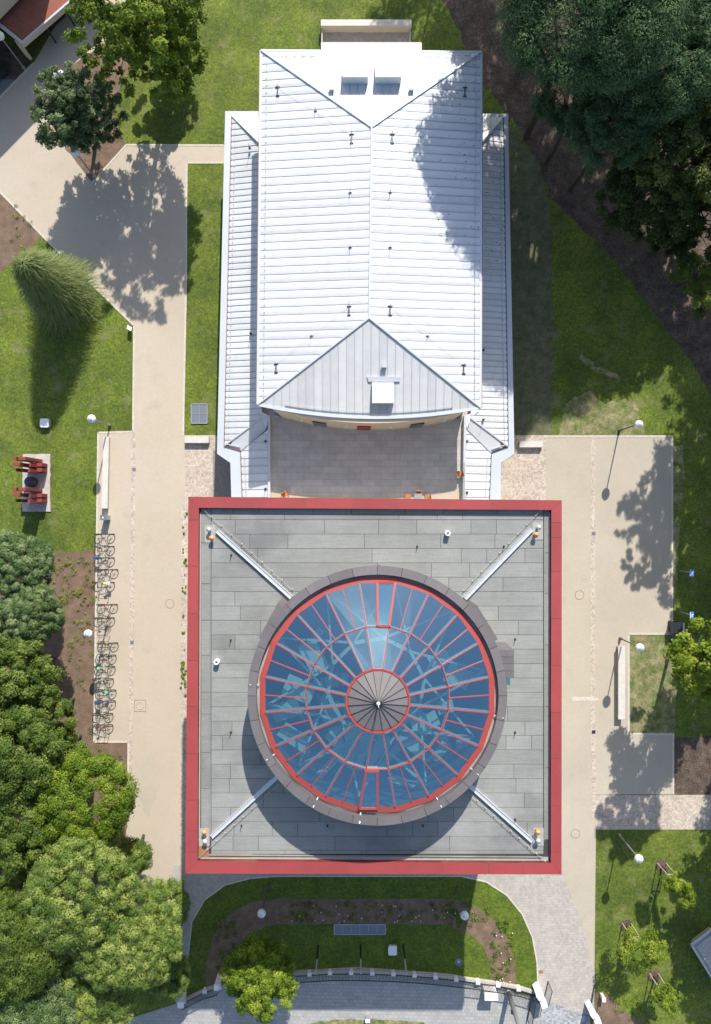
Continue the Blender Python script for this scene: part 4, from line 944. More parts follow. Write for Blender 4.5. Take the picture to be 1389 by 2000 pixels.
# ================================================================ BENCHES, BIN
def bench(pts, h, label, name='stone_bench', seat=.14):
    q = PP(pts, h); c = sum(q, Vector())/4; t = thing(name, (c.x, c.y, 0), label, 'bench', 'pale stone benches')
    m = MB(); m.prism(q, h-seat, h); m.build('seat', 'stone', t)
    ex = (q[1]-q[0]).length > (q[2]-q[1]).length; a, b = ((q[0]+q[3])/2, (q[1]+q[2])/2) if ex else ((q[0]+q[1])/2, (q[2]+q[3])/2)
    L = (b-a).length; wd = min((q[1]-q[0]).length, (q[2]-q[1]).length); rz = math.atan2(b.y-a.y, b.x-a.x)
    for f in ([.06, .94] if L < 3 else [.03, .35, .65, .97]):
        p = a.lerp(b, f); m = MB(); m.box((p.x, p.y, (h-seat)/2), (.3, wd*.8, h-seat), rz); m.build('leg', 'slabst', t)
bench([(202, 853), (213, 853), (210, 993), (198, 993)], .48, 'very long narrow stone bench on the west path below a globe lamp')
bench([(1208, 1263), (1221, 1263), (1221, 1405), (1208, 1405)], .62, 'very long narrow stone bench on the east plaza')
bench([(361, 852), (407.5, 852), (407.5, 865), (361, 865)], .45, 'short stone bench left of the hall on pink cobbles')
bench([(1015, 861), (1061, 861), (1060, 873.5), (1015, 873.5)], .45, 'short stone bench right of the hall on pink cobbles')
p = P(202.5, 1011, 1.0); t = thing('litter_bin', (p.x, p.y, 0), 'grey metal litter bin between the long bench and the first bicycle', 'bin')
m = MB(); m.box((p.x, p.y, .48), (.5, .36, .96)); m.build('body', 'steel', t); m = MB(); m.box((p.x, p.y, .99), (.56, .42, .06)); m.build('lid', 'grate', t); m = MB(); m.lathe((p.x-.05, p.y, 1.02), [(.07, 0), (.07, .02)], 12, True); m.build('ashtray', 'whitep', t)
p = P(1325, 1226, .9); t = thing('refuse_box', (p.x, p.y, 0), 'black refuse container at the corner of the east plaza', 'bin')
m = MB(); m.box((p.x, p.y, .42), (.9, .8, .84)); m.build('body', 'dark', t); m = MB(); m.box((p.x-.02, p.y, .88), (.98, .9, .08), .05); m.build('lid', 'glassdark', t); m = MB(); m.bar((p.x+.42, p.y-.4, .96), (p.x+.42, p.y+.4, .96), .05, .04); m.build('handle', 'steel', t)
# ================================================================ BICYCLES
BC = {'black': (.03, .03, .03), 'blue': (.05, .12, .30), 'teal': (.03, .16, .15), 'silver': (.45, .45, .46), 'red': (.35, .04, .03), 'green': (.05, .20, .07), 'brown': (.13, .07, .04), 'white': (.7, .7, .7)}
BM = {k: mat('bike_paint_'+k, c, .35, .3) for k, c in BC.items()}
def bicycle(u, v, col, flip, extra, label, lean=0.0, rot=0.0):
    """u: centre column, v: row of the tyres on the ground"""
    g = P(u, v); t = thing('bicycle', (g.x, g.y, 0), label, 'bicycle', 'bicycles parked in the rack')
    f = -1 if flip else 1; R = .33; wb = 1.06
    def T(x, y, z): return (g.x+x*f, g.y+y, z)
    for x in (-wb/2, wb/2):
        m = MB(); c = T(x, 0, R+.02); m.torus(c, R-.01, .036, 'y', 28, 6); w_ = m.build('wheel', 'tyre', t)
        m = MB(); m.tube((c[0], c[1]-.05, c[2]), (c[0], c[1]+.05, c[2]), .03, n=8)
        for k in range(8): a = k*math.pi/8; m.tube((c[0]-R*math.cos(a), c[1], c[2]-R*math.sin(a)), (c[0]+R*math.cos(a), c[1], c[2]+R*math.sin(a)), .004, n=3)
        m.build('spokes', 'steel', w_)
    bb, st, hd, hu, ra = T(-.10, 0, .30), T(-.24, 0, .80), T(.36, 0, .78), T(.34, 0, .90), T(-wb/2, 0, R+.02)
    m = MB()
    for a, b, r_ in ((bb, st, .02), (bb, hd, .022), (st, hu, .02), (bb, ra, .014), (st, ra, .013), (hd, T(wb/2, 0, R+.02), .018), (hd, hu, .022), (st, T(-.27, 0, .95), .016)): m.tube(a, b, r_, n=6)
    m.build('frame', BM[col], t)
    m = MB(); s = T(-.28, 0, .98); m.lathe(s, [(.001, -.03), (.08, -.02), (.09, .01), (.04, .04), (.001, .045)], 10); m.bar((s[0], s[1], s[2]+.01), (s[0]+.2*f, s[1], s[2]+.01), .06, .04); m.build('saddle', 'tyre', t)
    m = MB(); h = T(.32, 0, 1.02); m.tube(hu, h, .016, n=6); m.tube((h[0], h[1]-.28, h[2]), (h[0], h[1]+.28, h[2]), .014, n=6)
    for sgn in (-1, 1): m.tube((h[0], h[1]+.28*sgn, h[2]), (h[0]-.12*f, h[1]+.30*sgn, h[2]-.01), .018, n=6)
    m.build('handlebar', 'dark', t)
    m = MB(); m.torus((bb[0], bb[1]-.04, bb[2]), .09, .012, 'y', 14, 5); m.tube((bb[0]-.12, bb[1]-.08, bb[2]-.1), (bb[0]+.12, bb[1]+.08, bb[2]+.1), .012, n=5); m.build('crank', 'dark', t)
    if 'rack' in extra:
        m = MB()
        for yy in (-.06, 0, .06): m.tube(T(-.30, yy, .74), T(-.75, yy, .74), .008, n=4)
        m.tube(T(-.72, 0, .74), ra, .008, n=4); m.build('luggage_rack', 'dark', t)
    if 'basket' in extra:
        m = MB(); c = T(.52, 0, .85)
        for zz in (0, .1, .2): m.torus((c[0], c[1], c[2]-.1+zz), .16, .01, 'z', 12, 4)
        for k in range(10): a = k*.628; m.tube((c[0]+.13*math.cos(a), c[1]+.13*math.sin(a), c[2]-.1), (c[0]+.16*math.cos(a), c[1]+.16*math.sin(a), c[2]+.1), .007, n=4)
        m.build('basket', 'dark', t)
    if 'bag' in extra or 'box' in extra:
        m = MB(); m.box(T(-.5, 0, .84), (.36, .26, .18)); m.build('pannier_box', BM['white'] if 'box' in extra else BM['blue'], t)
    for key, cc in (('yellow', (.75, .80, .05)), ('lime', (.10, .75, .25))):
        if key in extra:
            m = MB(); c = T(-.28, 0, 1.0); m.ball((c[0], c[1], c[2]+.05), .13, 12, 8, .7); o = m.build('saddle_cover', mat(key+'_cover', cc, .5), t, True); o['label'] = key+' coloured saddle cover'
    return t
bikes = [(206.5, 1043, 'blue', 0, 'rack', 'dark blue bicycle with luggage rack, nearest the litter bin'), (206, 1067, 'silver', 1, '', 'silver bicycle, second below the litter bin'), (206, 1089, 'teal', 0, 'bag', 'teal bicycle with a dark pannier, third below the litter bin'),
 (213, 1112, 'black', 0, 'rack', 'black bicycle with rack, parked furthest right in the upper group'), (206, 1137, 'silver', 1, 'yellow box', 'bicycle with a yellow cover on its saddle above the empty hoop'), (212, 1180, 'red', 0, 'rack', 'red framed bicycle just below the empty hoop'),
 (206, 1206, 'green', 0, 'basket', 'green bicycle with wire basket just above the lamp among the bicycles'), (213, 1255, 'brown', 1, '', 'brown bicycle just below the lamp among the bicycles'), (209, 1279, 'black', 0, 'box basket', 'black bicycle with a white box and front basket, second below the lamp'),
 (207, 1301, 'white', 0, 'lime', 'white bicycle with a lime cover on its saddle, third below the lamp'), (204, 1325, 'silver', 1, 'rack', 'silver bicycle with luggage rack, fourth below the lamp'), (209, 1347, 'teal', 1, 'lime', 'teal bicycle with a lime saddle cover, fifth below the lamp'),
 (208, 1368, 'blue', 0, 'bag', 'blue bicycle with a blue bag, third from the south end of the row'), (203, 1393, 'black', 1, '', 'plain black bicycle, second from the south end of the row'), (203, 1415, 'red', 0, 'rack', 'red bicycle at the south end of the row')]
for b in bikes: bicycle(*b)
HL = ['just below the dark blue bicycle at the top of the row', 'below the silver bicycle near the top of the row', 'below the teal bicycle with a dark pannier', 'below the black bicycle that sticks out to the right', 'standing empty below the bicycle with the yellow saddle cover', 'below the red framed bicycle in the upper group', 'between the green bicycle and the lamp post', 'between the lamp post and the brown bicycle', 'below the brown bicycle', 'below the black bicycle with a white box', 'below the white bicycle with a lime saddle cover', 'below the silver bicycle of the lower group', 'below the teal bicycle of the lower group', 'below the blue bicycle with a blue bag', 'below the plain black bicycle near the south end', 'standing empty at the south end of the row']
for i, v in enumerate((1054, 1078, 1101, 1125, 1158, 1192, 1218, 1242, 1267, 1291, 1313, 1336, 1358, 1380, 1404, 1429)):
    g = P(205, v); t = thing('bike_hoop', (g.x, g.y, 0), 'steel bicycle hoop '+HL[i], 'bike rack', 'steel bicycle hoops')
    m = MB(); a, b = (g.x-.42, g.y), (g.x+.42, g.y)
    m.tube((*a, 0), (*a, .80), .022, n=6); m.tube((*b, 0), (*b, .80), .022, n=6); m.tube((*a, .80), (*b, .80), .022, n=6); m.build('hoop', 'pole', t)
    m = MB(); m.tube((a[0], a[1], .4), (b[0], b[1], .4), .015, n=5); m.build('crossbar', 'pole', t)
# ================================================================ SCULPTURE
sl_ = [(46, 887), (99, 887), (99, 999), (44, 999)]
c = P(72, 943); t = thing('red_sculpture', (c.x, c.y, 0), 'sculpture of two clusters of tall red blocks on a rough stone slab in the lawn', 'sculpture')
m = MB(); m.prism(PP(wob(sl_, .8, 8)), 0, .09); m.build('slab', 'slabst', t)
for gv, nm in ((0, 'a'), (60, 'b')):
    z1, z2 = 3.3, 2.5; m = MB()
    def blk(u0, v0, u1, v1, z, zz=0.06):
        q = [P(*x, z) for x in ((u0, v0), (u1, v0), (u1, v1), (u0, v1))]; m.prism(q, zz, z)
    blk(25, 892+gv, 32, 898.5+gv, z1); blk(36, 892+gv, 50, 898.5+gv, z1)
    blk(25, 903+gv, 38.5, 909.5+gv, z1); blk(56.5, 905+gv, 59.5, 911+gv, z2); blk(54, 915.5+gv, 59, 922+gv, z2)
    blk(41.5, 915+gv, 44.5, 921+gv, z2); blk(30.5, 914.5+gv, 33.5, 920.5+gv, z2)
    q0 = P(38, 909+gv, 1.5)
    blk(63, 904+gv, 82, 911+gv, 1.2); blk(63, 914+gv, 82, 921+gv, 1.2)
    o = m.build('block_cluster', 'redside', t)
m = MB(); c = P(57, 941, .9); m.lathe((c.x, c.y, .09), [(.40, 0), (.42, .5), (.40, .85), (.30, .92), (.001, .93)], 14); m.build('stone_drum', 'basalt', t, True)
# ================================================================ small things on lawn and plaza
def cover(u, v, w, h, z, name, label, cat, mt='whitep'):
    p = P(u, v, z); t = thing(name, (p.x, p.y, 0), label, cat); m = MB(); q = [(p.x+sx*(w/2-.06*abs(cy)), p.y+sy*(h/2-.06*(1-abs(cy)))) for sx, sy, cy in ((-1, -1, 0), (-1, -1, 1), (1, -1, 1), (1, -1, 0), (1, 1, 0), (1, 1, 1), (-1, 1, 1), (-1, 1, 0))]
    k = .09; q = [(p.x-w/2+k, p.y-h/2), (p.x+w/2-k, p.y-h/2), (p.x+w/2, p.y-h/2+k), (p.x+w/2, p.y+h/2-k), (p.x+w/2-k, p.y+h/2), (p.x-w/2+k, p.y+h/2), (p.x-w/2, p.y+h/2-k), (p.x-w/2, p.y-h/2+k)]
    m.prism([(*a, 0) for a in q], 0, z-.05); m.build('base', 'slabst', t); m = MB(); m.prism([(*a, 0) for a in q], z-.05, z); m.build('lid', mt, t); return t
cover(86.5, 826, .72, .72, .45, 'utility_cover', 'small square white box on the lawn above the red sculpture', 'utility box')
cover(767, 1857, .72, .78, .3, 'utility_cover', 'white square hatch cover on the garden lawn in the building shadow', 'hatch')
p = P(896, 1880, .15); t = thing('round_lid', (p.x, p.y, 0), 'round grey drain lid in the garden lawn', 'drain cover'); m = MB(); m.lathe((p.x, p.y, 0), [(.34, 0), (.34, .1), (.24, .1), (.22, .06), (.001, .06)], 20); m.build('ring', 'grate', t); m = MB(); m.lathe((p.x, p.y, .06), [(.15, 0), (.12, .06), (.001, .07)], 14); m.build('knob', 'slabst', t)
p = P(252, 640, .5); t = thing('small_sign', (p.x, p.y, 0), 'small slanted white sign at the corner of the lawn and the west path', 'sign')
m = MB(); m.add([(p.x-.15, p.y+.25, .35), (p.x+.2, p.y+.05, .35), (p.x+.2, p.y-.3, .65), (p.x-.15, p.y-.1, .65), (p.x-.15, p.y+.25, .30), (p.x+.2, p.y+.05, .30), (p.x+.2, p.y-.3, .60), (p.x-.15, p.y-.1, .60)], [(3, 2, 1, 0), (4, 5, 6, 7), (0, 1, 5, 4), (1, 2, 6, 5), (2, 3, 7, 6), (3, 0, 4, 7)]); m.build('panel', 'whitep', t)
m = MB(); m.box((p.x, p.y-.02, .24), (.12, .12, .48)); m.build('post', 'steel', t)
def grate_(pts, nx, ny, label, lay=7):
    q = PP(pts); c = sum(q, Vector())/4; t = thing('floor_grate', (c.x, c.y, 0), label, 'grate'); m = MB(); m.prism(q, -.03, .055); m.build('panel', 'grate', t)
    m = MB()
    for i in range(4): m.bar((*q[i].xy, .06), (*q[(i+1) % 4].xy, .06), .07, .05)
    for i in range(1, nx): a, b = q[0].lerp(q[1], i/nx), q[3].lerp(q[2], i/nx); m.bar((*a.xy, .06), (*b.xy, .06), .035, .04)
    for j in range(1, ny): a, b = q[0].lerp(q[3], j/ny), q[1].lerp(q[2], j/ny); m.bar((*a.xy, .06), (*b.xy, .06), .035, .04)
    m.build('frame', 'steel', t)
grate_([(374, 789), (405, 789), (405, 827), (374, 827)], 2, 2, 'grey steel grating sunk in the narrow lawn left of the hall')
grate_([(653, 1805), (753, 1805), (753, 1824), (653, 1824)], 6, 1, 'long grey steel grating at the edge of the garden flower bed')
for u, v, lb in ((262, 917, 'small square drain in the cobble band of the west path, north of the bicycles'), (258, 1255, 'small square drain in the cobble band beside the bicycles'), (1159.5, 1042, 'upper small square drain in the cobble band of the east plaza'), (1159.5, 1429.5, 'lower small square drain in the cobble band of the east plaza')):
    p = P(u, v); m = MB(); m.box((p.x, p.y, .014), (.28, .28, .03)); 
    for k in range(5): m.box((p.x-.11+.055*k, p.y, .032), (.018, .26, .012))
    props(m.build('drain_grate', 'dark' if v > 1300 else 'grate'), lb, 'drain', 'square drains')
for u, v, lb in ((332, 1179, 'round manhole cover on the west path'), (1132, 1162, 'round manhole cover in the middle of the east path'), (1124, 1628, 'round manhole cover near the lower right corner of the red edged building')):
    p = P(u, v); t = thing('manhole', (p.x, p.y, 0), lb, 'manhole cover', 'round manholes'); m = MB(); m.torus((p.x, p.y, .018), .36, .022, 'z', 32, 5); m.build('ring', 'mh', t); m = MB(); m.lathe((p.x, p.y, 0), [(.34, .02), (.001, .022)], 28); m.build('lid', 'concrete', t)
p = P(274, 1378); t = thing('manhole', (p.x, p.y, 0), 'round manhole cover inside a square frame on the west path', 'manhole cover'); m = MB()
for a, b in (((-.47, -.47), (.47, -.47)), ((.47, -.47), (.47, .47)), ((.47, .47), (-.47, .47)), ((-.47, .47), (-.47, -.47))): m.bar((p.x+a[0], p.y+a[1], .016), (p.x+b[0], p.y+b[1], .016), .035, .03)
m.build('frame', 'mh', t); m = MB(); m.torus((p.x, p.y, .02), .29, .035, 'z', 28, 5); m.build('ring', 'slabst', t); m = MB(); m.lathe((p.x, p.y, 0), [(.26, .02), (.001, .022)], 24); m.build('lid', 'concrete', t)
p = P(1057, 1897); m = MB(); m.box((p.x, p.y, .03), (.28, .24, .07)); m.box((p.x, p.y, .07), (.2, .16, .02)); props(m.build('rusty_box', 'rusty'), 'rusty brown lid at the edge of the curved garden lawn', 'drain cover')
# blue signs on posts
for v, lb, gv in ((1118.5, 'upper of the two small blue signs in the shade right of the east plaza', 1117), (1201.5, 'lower of the two small blue signs in the shade right of the east plaza', 1197)):
    p = P(1350.5, v, 2.2); t = thing('blue_sign', (p.x, p.y, 0), lb, 'sign', 'blue signs beside the east plaza')
    m = MB(); m.tube((p.x-.02, p.y, 0), (p.x-.02, p.y, 2.3), .035, n=8); m.build('post', 'steel', t)
    m = MB(); m.add([(p.x-.17, p.y-.28, 2.32), (p.x-.17, p.y+.28, 2.32), (p.x+.14, p.y+.28, 2.05), (p.x+.14, p.y-.28, 2.05)], [(3, 2, 1, 0)]); m.prism([(p.x-.18, p.y-.28, 0), (p.x+.14, p.y-.28, 0), (p.x+.14, p.y+.28, 0), (p.x-.18, p.y+.28, 0)], 2.3, 2.34); bd = m.build('board', 'blue', t)
    m = MB(); m.box((p.x-.02, p.y-.02, 2.347), (.05, .26, .012)); m.box((p.x+.05, p.y+.06, 2.347), (.12, .05, .012)); m.box((p.x-.15, p.y, 2.347), (.04, .5, .012)); m.build('white_mark', 'whitep', bd)
# round white bench
p = P(115, 149, .5); t = thing('ring_bench', (p.x, p.y, 0), 'round white ring bench beside the mulch bed', 'bench'); m = MB(); m.lathe((p.x, p.y, 0), [(.30, .38), (.30, .5), (.36, .53), (.50, .53), (.56, .48), (.56, .36), (.30, .36)], 28); m.build('seat', 'whitep', t, True)
m = MB(); m.lathe((p.x, p.y, 0), [(.34, 0), (.34, .38), (.50, .38), (.50, 0)], 24); m.build('base', 'stone', t)
# ================================================================ retaining wall at the north end
c = P(715, 60); t = thing('retaining_wall', (c.x, c.y, 0), 'pale retaining wall with a sunken landing at the north end of the hall', 'wall')
m = MB(); m.prism(PP([(627, 38), (804, 38), (804, 50), (627, 50)], .9), 0, .9); m.build('wall', 'stone', t)
m = MB(); m.prism(PP([(629, 50), (802, 50), (802, 98), (629, 98)]), 0, .05); m.build('landing', 'slabst', t)
for i, u in enumerate((629, 801)): 
    m = MB(); a, b = P(u, 50, .5), P(u, 96, .5); m.bar((a.x, a.y, .28), (b.x, b.y, .28), .12, .56); m.build('side_wall', 'slabst', t)
for u in (707, 742, 771):
    p = P(u, 51.5, .6); m = MB(); m.box((p.x, p.y-.02, .7), (.22, .12, .12)); m.build('wall_light', 'alu', t)
# ================================================================ low gravel roofed pavilion, tall block behind it
zP = 2.7
c = P(50, 40); t = thing('gravel_roof_pavilion', (c.x, c.y, 0), 'low pavilion with red gravel roof and pale metal rim in the top left corner', 'building')
RP = [(42.5, 84), (210, -61), (130, -153), (-80, 10), (0, 44)]
RP = [(42.5, 85), (210, -60), (100, -187), (-100, -30)]
q = PP(RP, zP); cc = sum(q, Vector())/4
m = MB(); m.prism([cc.lerp(a, .97) for a in q], zP-.3, zP-.06); m.build('roof', 'gravelroof', t)
m = MB()
for i in range(4):
    a, b = q[i], q[(i+1) % 4]; m.prism([a, b, cc.lerp(b, .958), cc.lerp(a, .958)], zP-.28, zP)
a, b = P(-30, 40, zP), P(60, -36, zP); m.bar((a.x, a.y, zP-.02), (b.x, b.y, zP-.02), .28, .1)
m.build('roof_rim', 'band', t)
m = MB()
for i in range(4): a, b = q[i], q[(i+1) % 4]; m.prism([cc.lerp(a, .99), cc.lerp(b, .99), cc.lerp(b, .965), cc.lerp(a, .965)], zP-.6, zP-.285)
m.build('fascia', 'plaster', t)
m = MB(); a, b = P(64, 121), P(58, 112); e = P(-20, 60); d = (P(150, 44)-a)
m.bar((a.x-.1, a.y+.2, 1.05), (a.x-.5, a.y+.55, 1.05), .22, 2.1); m.build('pillar', 'plaster', t)
for k in (.25, .5, .8):
    s_ = cc.lerp(q[0].lerp(q[1], k), .93); m = MB(); m.tube((s_.x, s_.y, 0), (s_.x, s_.y, zP-.6), .07, n=8); m.build('column', 'dark', t)
m = MB(); m.prism([cc.lerp(a, .62) for a in q], 0, zP-.6); m.build('wall', 'glassdark', t)  # wall coloured dark to paint the shade under the roof
q = PP([(134, -13), (-66, 192), (-290, -10), (-90, -215)]); c = sum(q, Vector())/4
q = PP([(134, -13), (-10, 134), (-220, -60), (-76, -207)])
q = [Vector((a.x-3.2*0, a.y, 0)) for a in q]
t = thing('tall_block', (c.x, c.y, 0), 'tall building beyond the top left corner that shades the paving', 'building')
q = PP([(134, -13), (-66, 192), (-290, -10), (-90, -215)])
m = MB(); m.prism(q, 3.2, 8.0); m.build('upper_storey', 'plaster', t)
m = MB(); cc = sum(q, Vector())/4; m.prism([cc.lerp(a, 1.01) for a in q], 8.0, 8.2); m.build('roof', 'seam', t)
m = MB(); m.prism([cc.lerp(a, .5) for a in q], 0, 3.2); m.build('wall', 'plaster', t)
# parked car
c = P(-14, 148); t = thing('parked_car', (c.x, c.y, 0), 'dark green car on the access road at the left edge', 'car', rz=math.radians(40))
def carbox(name, mt, prof, wd, parent, zz=0):
    m = MB(); n = len(prof); vs = [(x, -wd/2, z) for x, z in prof]+[(x, wd/2, z) for x, z in prof]
    m.add(vs, [tuple(range(n)), tuple(range(2*n-1, n-1, -1))]+[(i, n+i, n+(i+1) % n, (i+1) % n) for i in range(n)])
    o = m.build(name, mt, None, local=True); o.parent = parent; return o
carbox('body', 'carpaint', [(-1.3, .25), (1.3, .25), (1.32, .62), (.75, .78), (-1.25, .82), (-1.33, .5)], 1.6, t); carbox('cabin', 'glassdark', [(-1.1, .78), (.62, .78), (.25, 1.28), (-.85, 1.32)], 1.4, t); carbox('roof', 'carpaint', [(-.85, 1.3), (.25, 1.27), (.22, 1.33), (-.82, 1.36)], 1.36, t)
for x, y in ((-.85, -.75), (.85, -.75), (-.85, .75), (.85, .75)):
    m = MB(); m.torus((x, y, .3), .24, .08, 'y', 20, 8); m.tube((x, y-.06, .3), (x, y+.06, .3), .18, n=14); o = m.build('wheel', 'tyre', None, local=True); o.parent = t
# ================================================================ street fence, pillars, gates
def fence(pts, label, caps=True):
    q = PP(pts); t = thing('street_fence', (q[len(q)//2].x, q[len(q)//2].y, 0), label, 'fence')
    m = MB()
    for a, b in zip(q, q[1:]): m.bar((a.x, a.y, .15), (b.x, b.y, .15), .22, .3)
    m.build('plinth_wall', 'slabst', t)
    for p in q:
        m = MB(); m.box((p.x, p.y, .22), (.26, .26, .44)); pl = m.build('post_block', 'whitep', t)
        m = MB(); m.box((p.x, p.y, .47), (.36, .30, .06)); m.build('cap', 'whitep', pl)
    for a, b in zip(q, q[1:]):
        m = MB(); n = int((b-a).length/.115)
        off = Vector((0, -.12, 0))
        for i in range(n+1): c = a.lerp(b, i/n)+off; m.box((c.x, c.y, .80), (.028, .028, 1.0))
        for z in (.38, 1.22): m.bar((*(a+off).xy, z), (*(b+off).xy, z), .045, .045)
        m.build('railing_panel', 'dark', t)
fence([(564, 1899), (605, 1897), (645, 1894.5), (686, 1894), (727, 1895), (768, 1896.5), (809, 1899), (850, 1902.5), (890, 1907), (932, 1912.5), (971, 1918), (1011, 1925.5), (1048, 1937)], 'dark railing fence with small white post caps along the street side of the garden')
fence([(362, 1950), (402, 1930), (430, 1922)], 'short dark railing fence left of the small garden tree')
def pillar(u, v, w, d, h, label, pts=None):
    p = P(u, v, h); t = thing('gate_pillar', (p.x, p.y, 0), label, 'pillar', 'white gate pillars'); m = MB(); m.box((p.x, p.y, h/2), (w*.86, d*.86, h)); m.build('shaft', 'whitep', t); m = MB(); m.box((p.x, p.y, h+.04), (w, d, .1)); m.build('capstone', 'whitep', t)
pillar(423, 1928, .4, .5, 1.5, 'white pillar between the two parts of the left fence'); pillar(353, 1962, .5, .5, 1.3, 'white pillar at the pine branches on the left end of the fence')
def curved(pts, h, label):
    q = PP(pts, h); t = thing('gate_pillar', (q[0].x, q[0].y, 0), label, 'pillar', 'curved white gate walls'); m = MB()
    for a, b in zip(q, q[1:]): d = (b-a).normalized(); n = Vector((-d.y, d.x, 0))*.22; m.prism([a-n, b-n, b+n, a+n], 0, h)
    m.build('wall', 'whitep', t); m = MB()
    for a, b in zip(q, q[1:]): m.bar((*a.xy, h+.03), (*b.xy, h+.03), .52, .07)
    m.build('capstone', 'whitep', t)
curved([(1052, 1942), (1060, 1953), (1065, 1968)], 1.5, 'curved white gate wall on the left side of the setts'); curved([(1157, 1978), (1165, 1988), (1170, 2002)], 1.5, 'curved white gate wall on the right side of the setts')
def gate(a, b, label):
    a, b = P(*a), P(*b); t = thing('gate_leaf', (a.x, a.y, 0), label, 'gate', 'open gate leaves'); m = MB(); n = int((b-a).length/.13)
    for i in range(n+1): c = a.lerp(b, i/n); m.tube((c.x, c.y, .1), (c.x, c.y, 1.4), .013, n=5)
    m.build('bars', 'dark', t); m = MB()
    for z in (.12, 1.4): m.bar((*a.xy, z), (*b.xy, z), .05, .05)
    for c in (a, b): m.bar((*c.xy, .05), (*c.xy, 1.45), .05, .05)
    m.build('frame', 'dark', t)
gate((1063, 1945), (1070, 1915), 'open dark gate leaf on the left of the entrance'); gate((1152, 1975), (1160, 1924), 'open dark gate leaf on the right of the entrance'); gate((1030, 1990), (1038, 1943), 'dark railing running down to the street left of the gate')
# white cabinet, mast, poles
p = P(960, 1948, 1.5); t = thing('white_cabinet', (p.x, p.y, 0), 'white cabinet standing against the street side of the fence', 'cabinet')
m = MB(); m.box((p.x, p.y, .7), (1.0, .40, 1.4)); m.build('body', 'whitep', t); m = MB(); m.box((p.x, p.y-.02, 1.44), (1.1, .52, .1)); m.build('top', 'whitep', t)
p = P(992, 1936); t = thing('street_mast', (p.x, p.y, 0), 'thick grey mast beside the white cabinet leaning out of the bottom of the photo', 'mast')
m = MB(); m.tube((p.x, p.y, 0), (p.x, p.y, 7.5), .20, .13, 14); m.build('shaft', 'pole', t, True); m = MB(); m.lathe((p.x, p.y, 0), [(.28, 0), (.28, .25), (.21, .3)], 16, True); m.build('foot', 'pole', t); m = MB(); m.box((p.x-.22, p.y, 2.6), (.12, .2, .3)); m.build('junction_box', 'dark', t)
for u, v, lb in ((617, 1903, 'left of the three slim flagpoles behind the fence'), (705, 1902, 'middle of the three slim flagpoles behind the fence'), (794, 1902, 'right of the three slim flagpoles behind the fence')):
    p = P(u, v, 3.9); t = thing('flagpole', (p.x, p.y, 0), lb, 'flagpole', 'flagpoles on the garden lawn')
    m = MB(); m.tube((p.x, p.y, 0), (p.x, p.y, 2.0), .07, n=10); m.build('sleeve', 'dark', t); m = MB(); m.tube((p.x, p.y, 2.0), (p.x, p.y, 3.9), .055, .045, 10); m.build('pole', 'alu', t)
p = P(1180, 1953, .7); t = thing('small_white_box', (p.x, p.y, 0), 'small white box on the lawn right of the gate', 'utility box'); m = MB(); m.box((p.x, p.y, .33), (.24, .3, .66)); m.build('body', 'stone', t); m = MB(); m.box((p.x, p.y, .69), (.3, .36, .06)); m.build('lid', 'whitep', t)
p = P(718, 1996, .5); t = thing('street_bollard', (p.x, p.y, 0), 'white and grey bollard at the bottom edge on the grass verge', 'bollard'); m = MB(); m.box((p.x, p.y, .25), (.35, .5, .5)); m.build('base', 'steel', t); m = MB(); m.box((p.x, p.y+.1, .55), (.4, .2, .12)); m.build('cap', 'whitep', t)
# pale kiosk roof at the lower right
q = PP([(1351, 1846), (1395, 1812), (1450, 1880), (1400, 1925)], 1.0); c = sum(q, Vector())/4; t = thing('kiosk', (c.x, c.y, 0), 'small structure with pale flat roof at the lower right edge', 'building')
m = MB(); m.prism(q, .7, .9); m.build('roof', 'steel', t); m = MB(); m.prism([c.lerp(a, .8) for a in q], .9, .98); m.build('roof_panel', 'slabst', t)
m = MB(); m.prism([c.lerp(a, .8) for a in q], 0, .7); m.build('wall', 'slabst', t); m = MB()
for i in range(4): m.bar((*q[i].xy, .94), (*q[(i+1) % 4].xy, .94), .16, .1)
m.build('rim', 'stone', t)
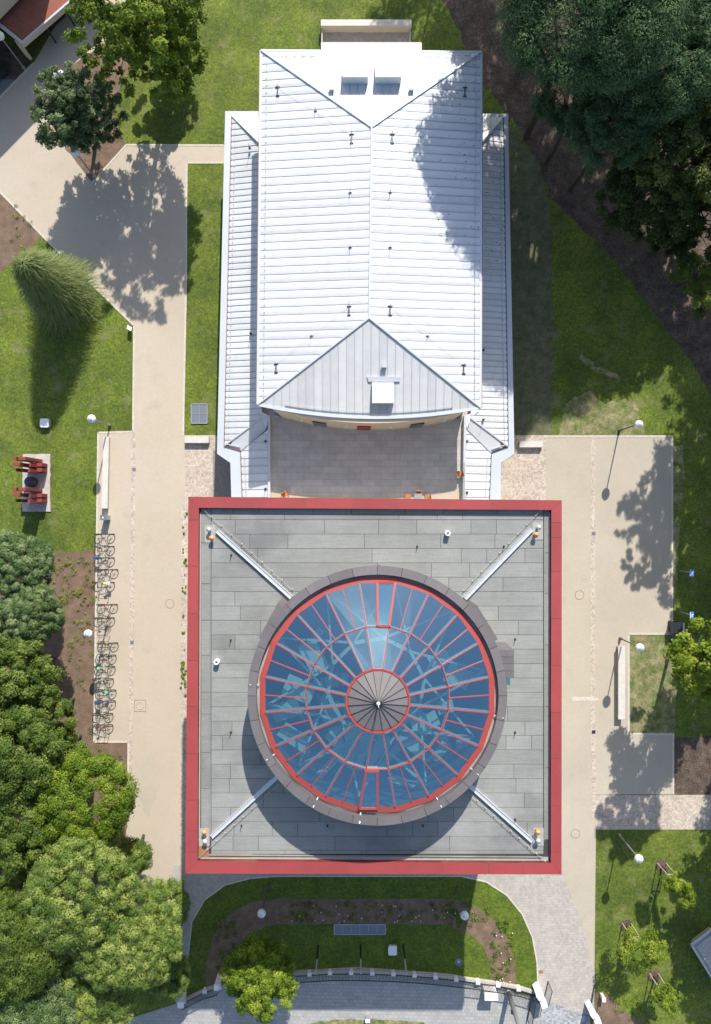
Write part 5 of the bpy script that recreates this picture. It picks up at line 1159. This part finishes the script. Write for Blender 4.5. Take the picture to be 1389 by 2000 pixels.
# ================================================================ terrace furniture
def chair(u, v, rot, label):
    p = P(u, v, zT+.5); t = thing('terrace_chair', (p.x, p.y, zT+.006), label, 'chair', 'wooden chairs on the terrace', math.radians(rot))
    def add(nm, bs):
        m = MB()
        for c, d in bs: m.box(c, d)
        o = m.build(nm, 'wood', None, local=True); o.parent = t
    add('seat', [((0, 0, .44), (.44, .42, .04))]); add('backrest', [((0, .2, .7), (.44, .04, .34))])
    for x, y in ((-.19, -.18), (.19, -.18), (-.19, .19), (.19, .19)): add('leg', [((x, y, .21), (.04, .04, .42))])
chair(818, 963, 0, 'wooden chair furthest from the red coping on the terrace'); chair(797, 970, 90, 'wooden chair on the left of the small terrace table'); chair(836, 971, -90, 'wooden chair on the right of the small terrace table'); chair(556, 966, 35, 'wooden chair turned askew at the left end of the terrace'); chair(899, 925, -80, 'wooden chair against the steel railing of the terrace')
p = P(817, 972, zT+.7); t = thing('terrace_table', (p.x, p.y, zT+.006), 'small grey table between the wooden chairs on the terrace', 'table'); ORG[t.name] = Vector((0, 0, 0))
for nm, z0, d in (('top', .7, (.6, .6, .04)), ('column', .36, (.07, .07, .66)), ('foot', .02, (.4, .4, .04))):
    m = MB(); m.box((0, 0, z0), d); o = m.build(nm, 'steel', None, local=True); o.parent = t

def debris():
    r = random.Random(12); m = MB()
    for k in range(420):
        if r.random() < .6: u, v, z = r.uniform(943, 986), r.uniform(228, 540), zW+.13
        else: u, v, z = r.uniform(850, 938), 100+r.random()**2*420, zE+.35
        p = P(u, v, z); sp_ = .47 if z < 6 else .573; y0_ = round(p.y/sp_)*sp_; a = r.uniform(0, 3.1); l = r.uniform(.015, .05)
        z += (986-u)/43*.5 if z < 6 else (938-u)/215*.95-.2
        d = Vector((math.cos(a)*l*1.6, math.sin(a)*l*.6, 0)); e = Vector((-math.sin(a)*l*.4, math.cos(a)*l*.4, .01)); c = Vector((p.x, p.y if r.random() < .3 else y0_+.04, z))
        m.quad(c-d-e, c+d-e, c+d+e, c-d+e)
    props(m.build('fallen_leaves', 'darkmulch'), 'fallen leaves and twigs caught on the shaded side of the white roof', kind='stuff')
debris()
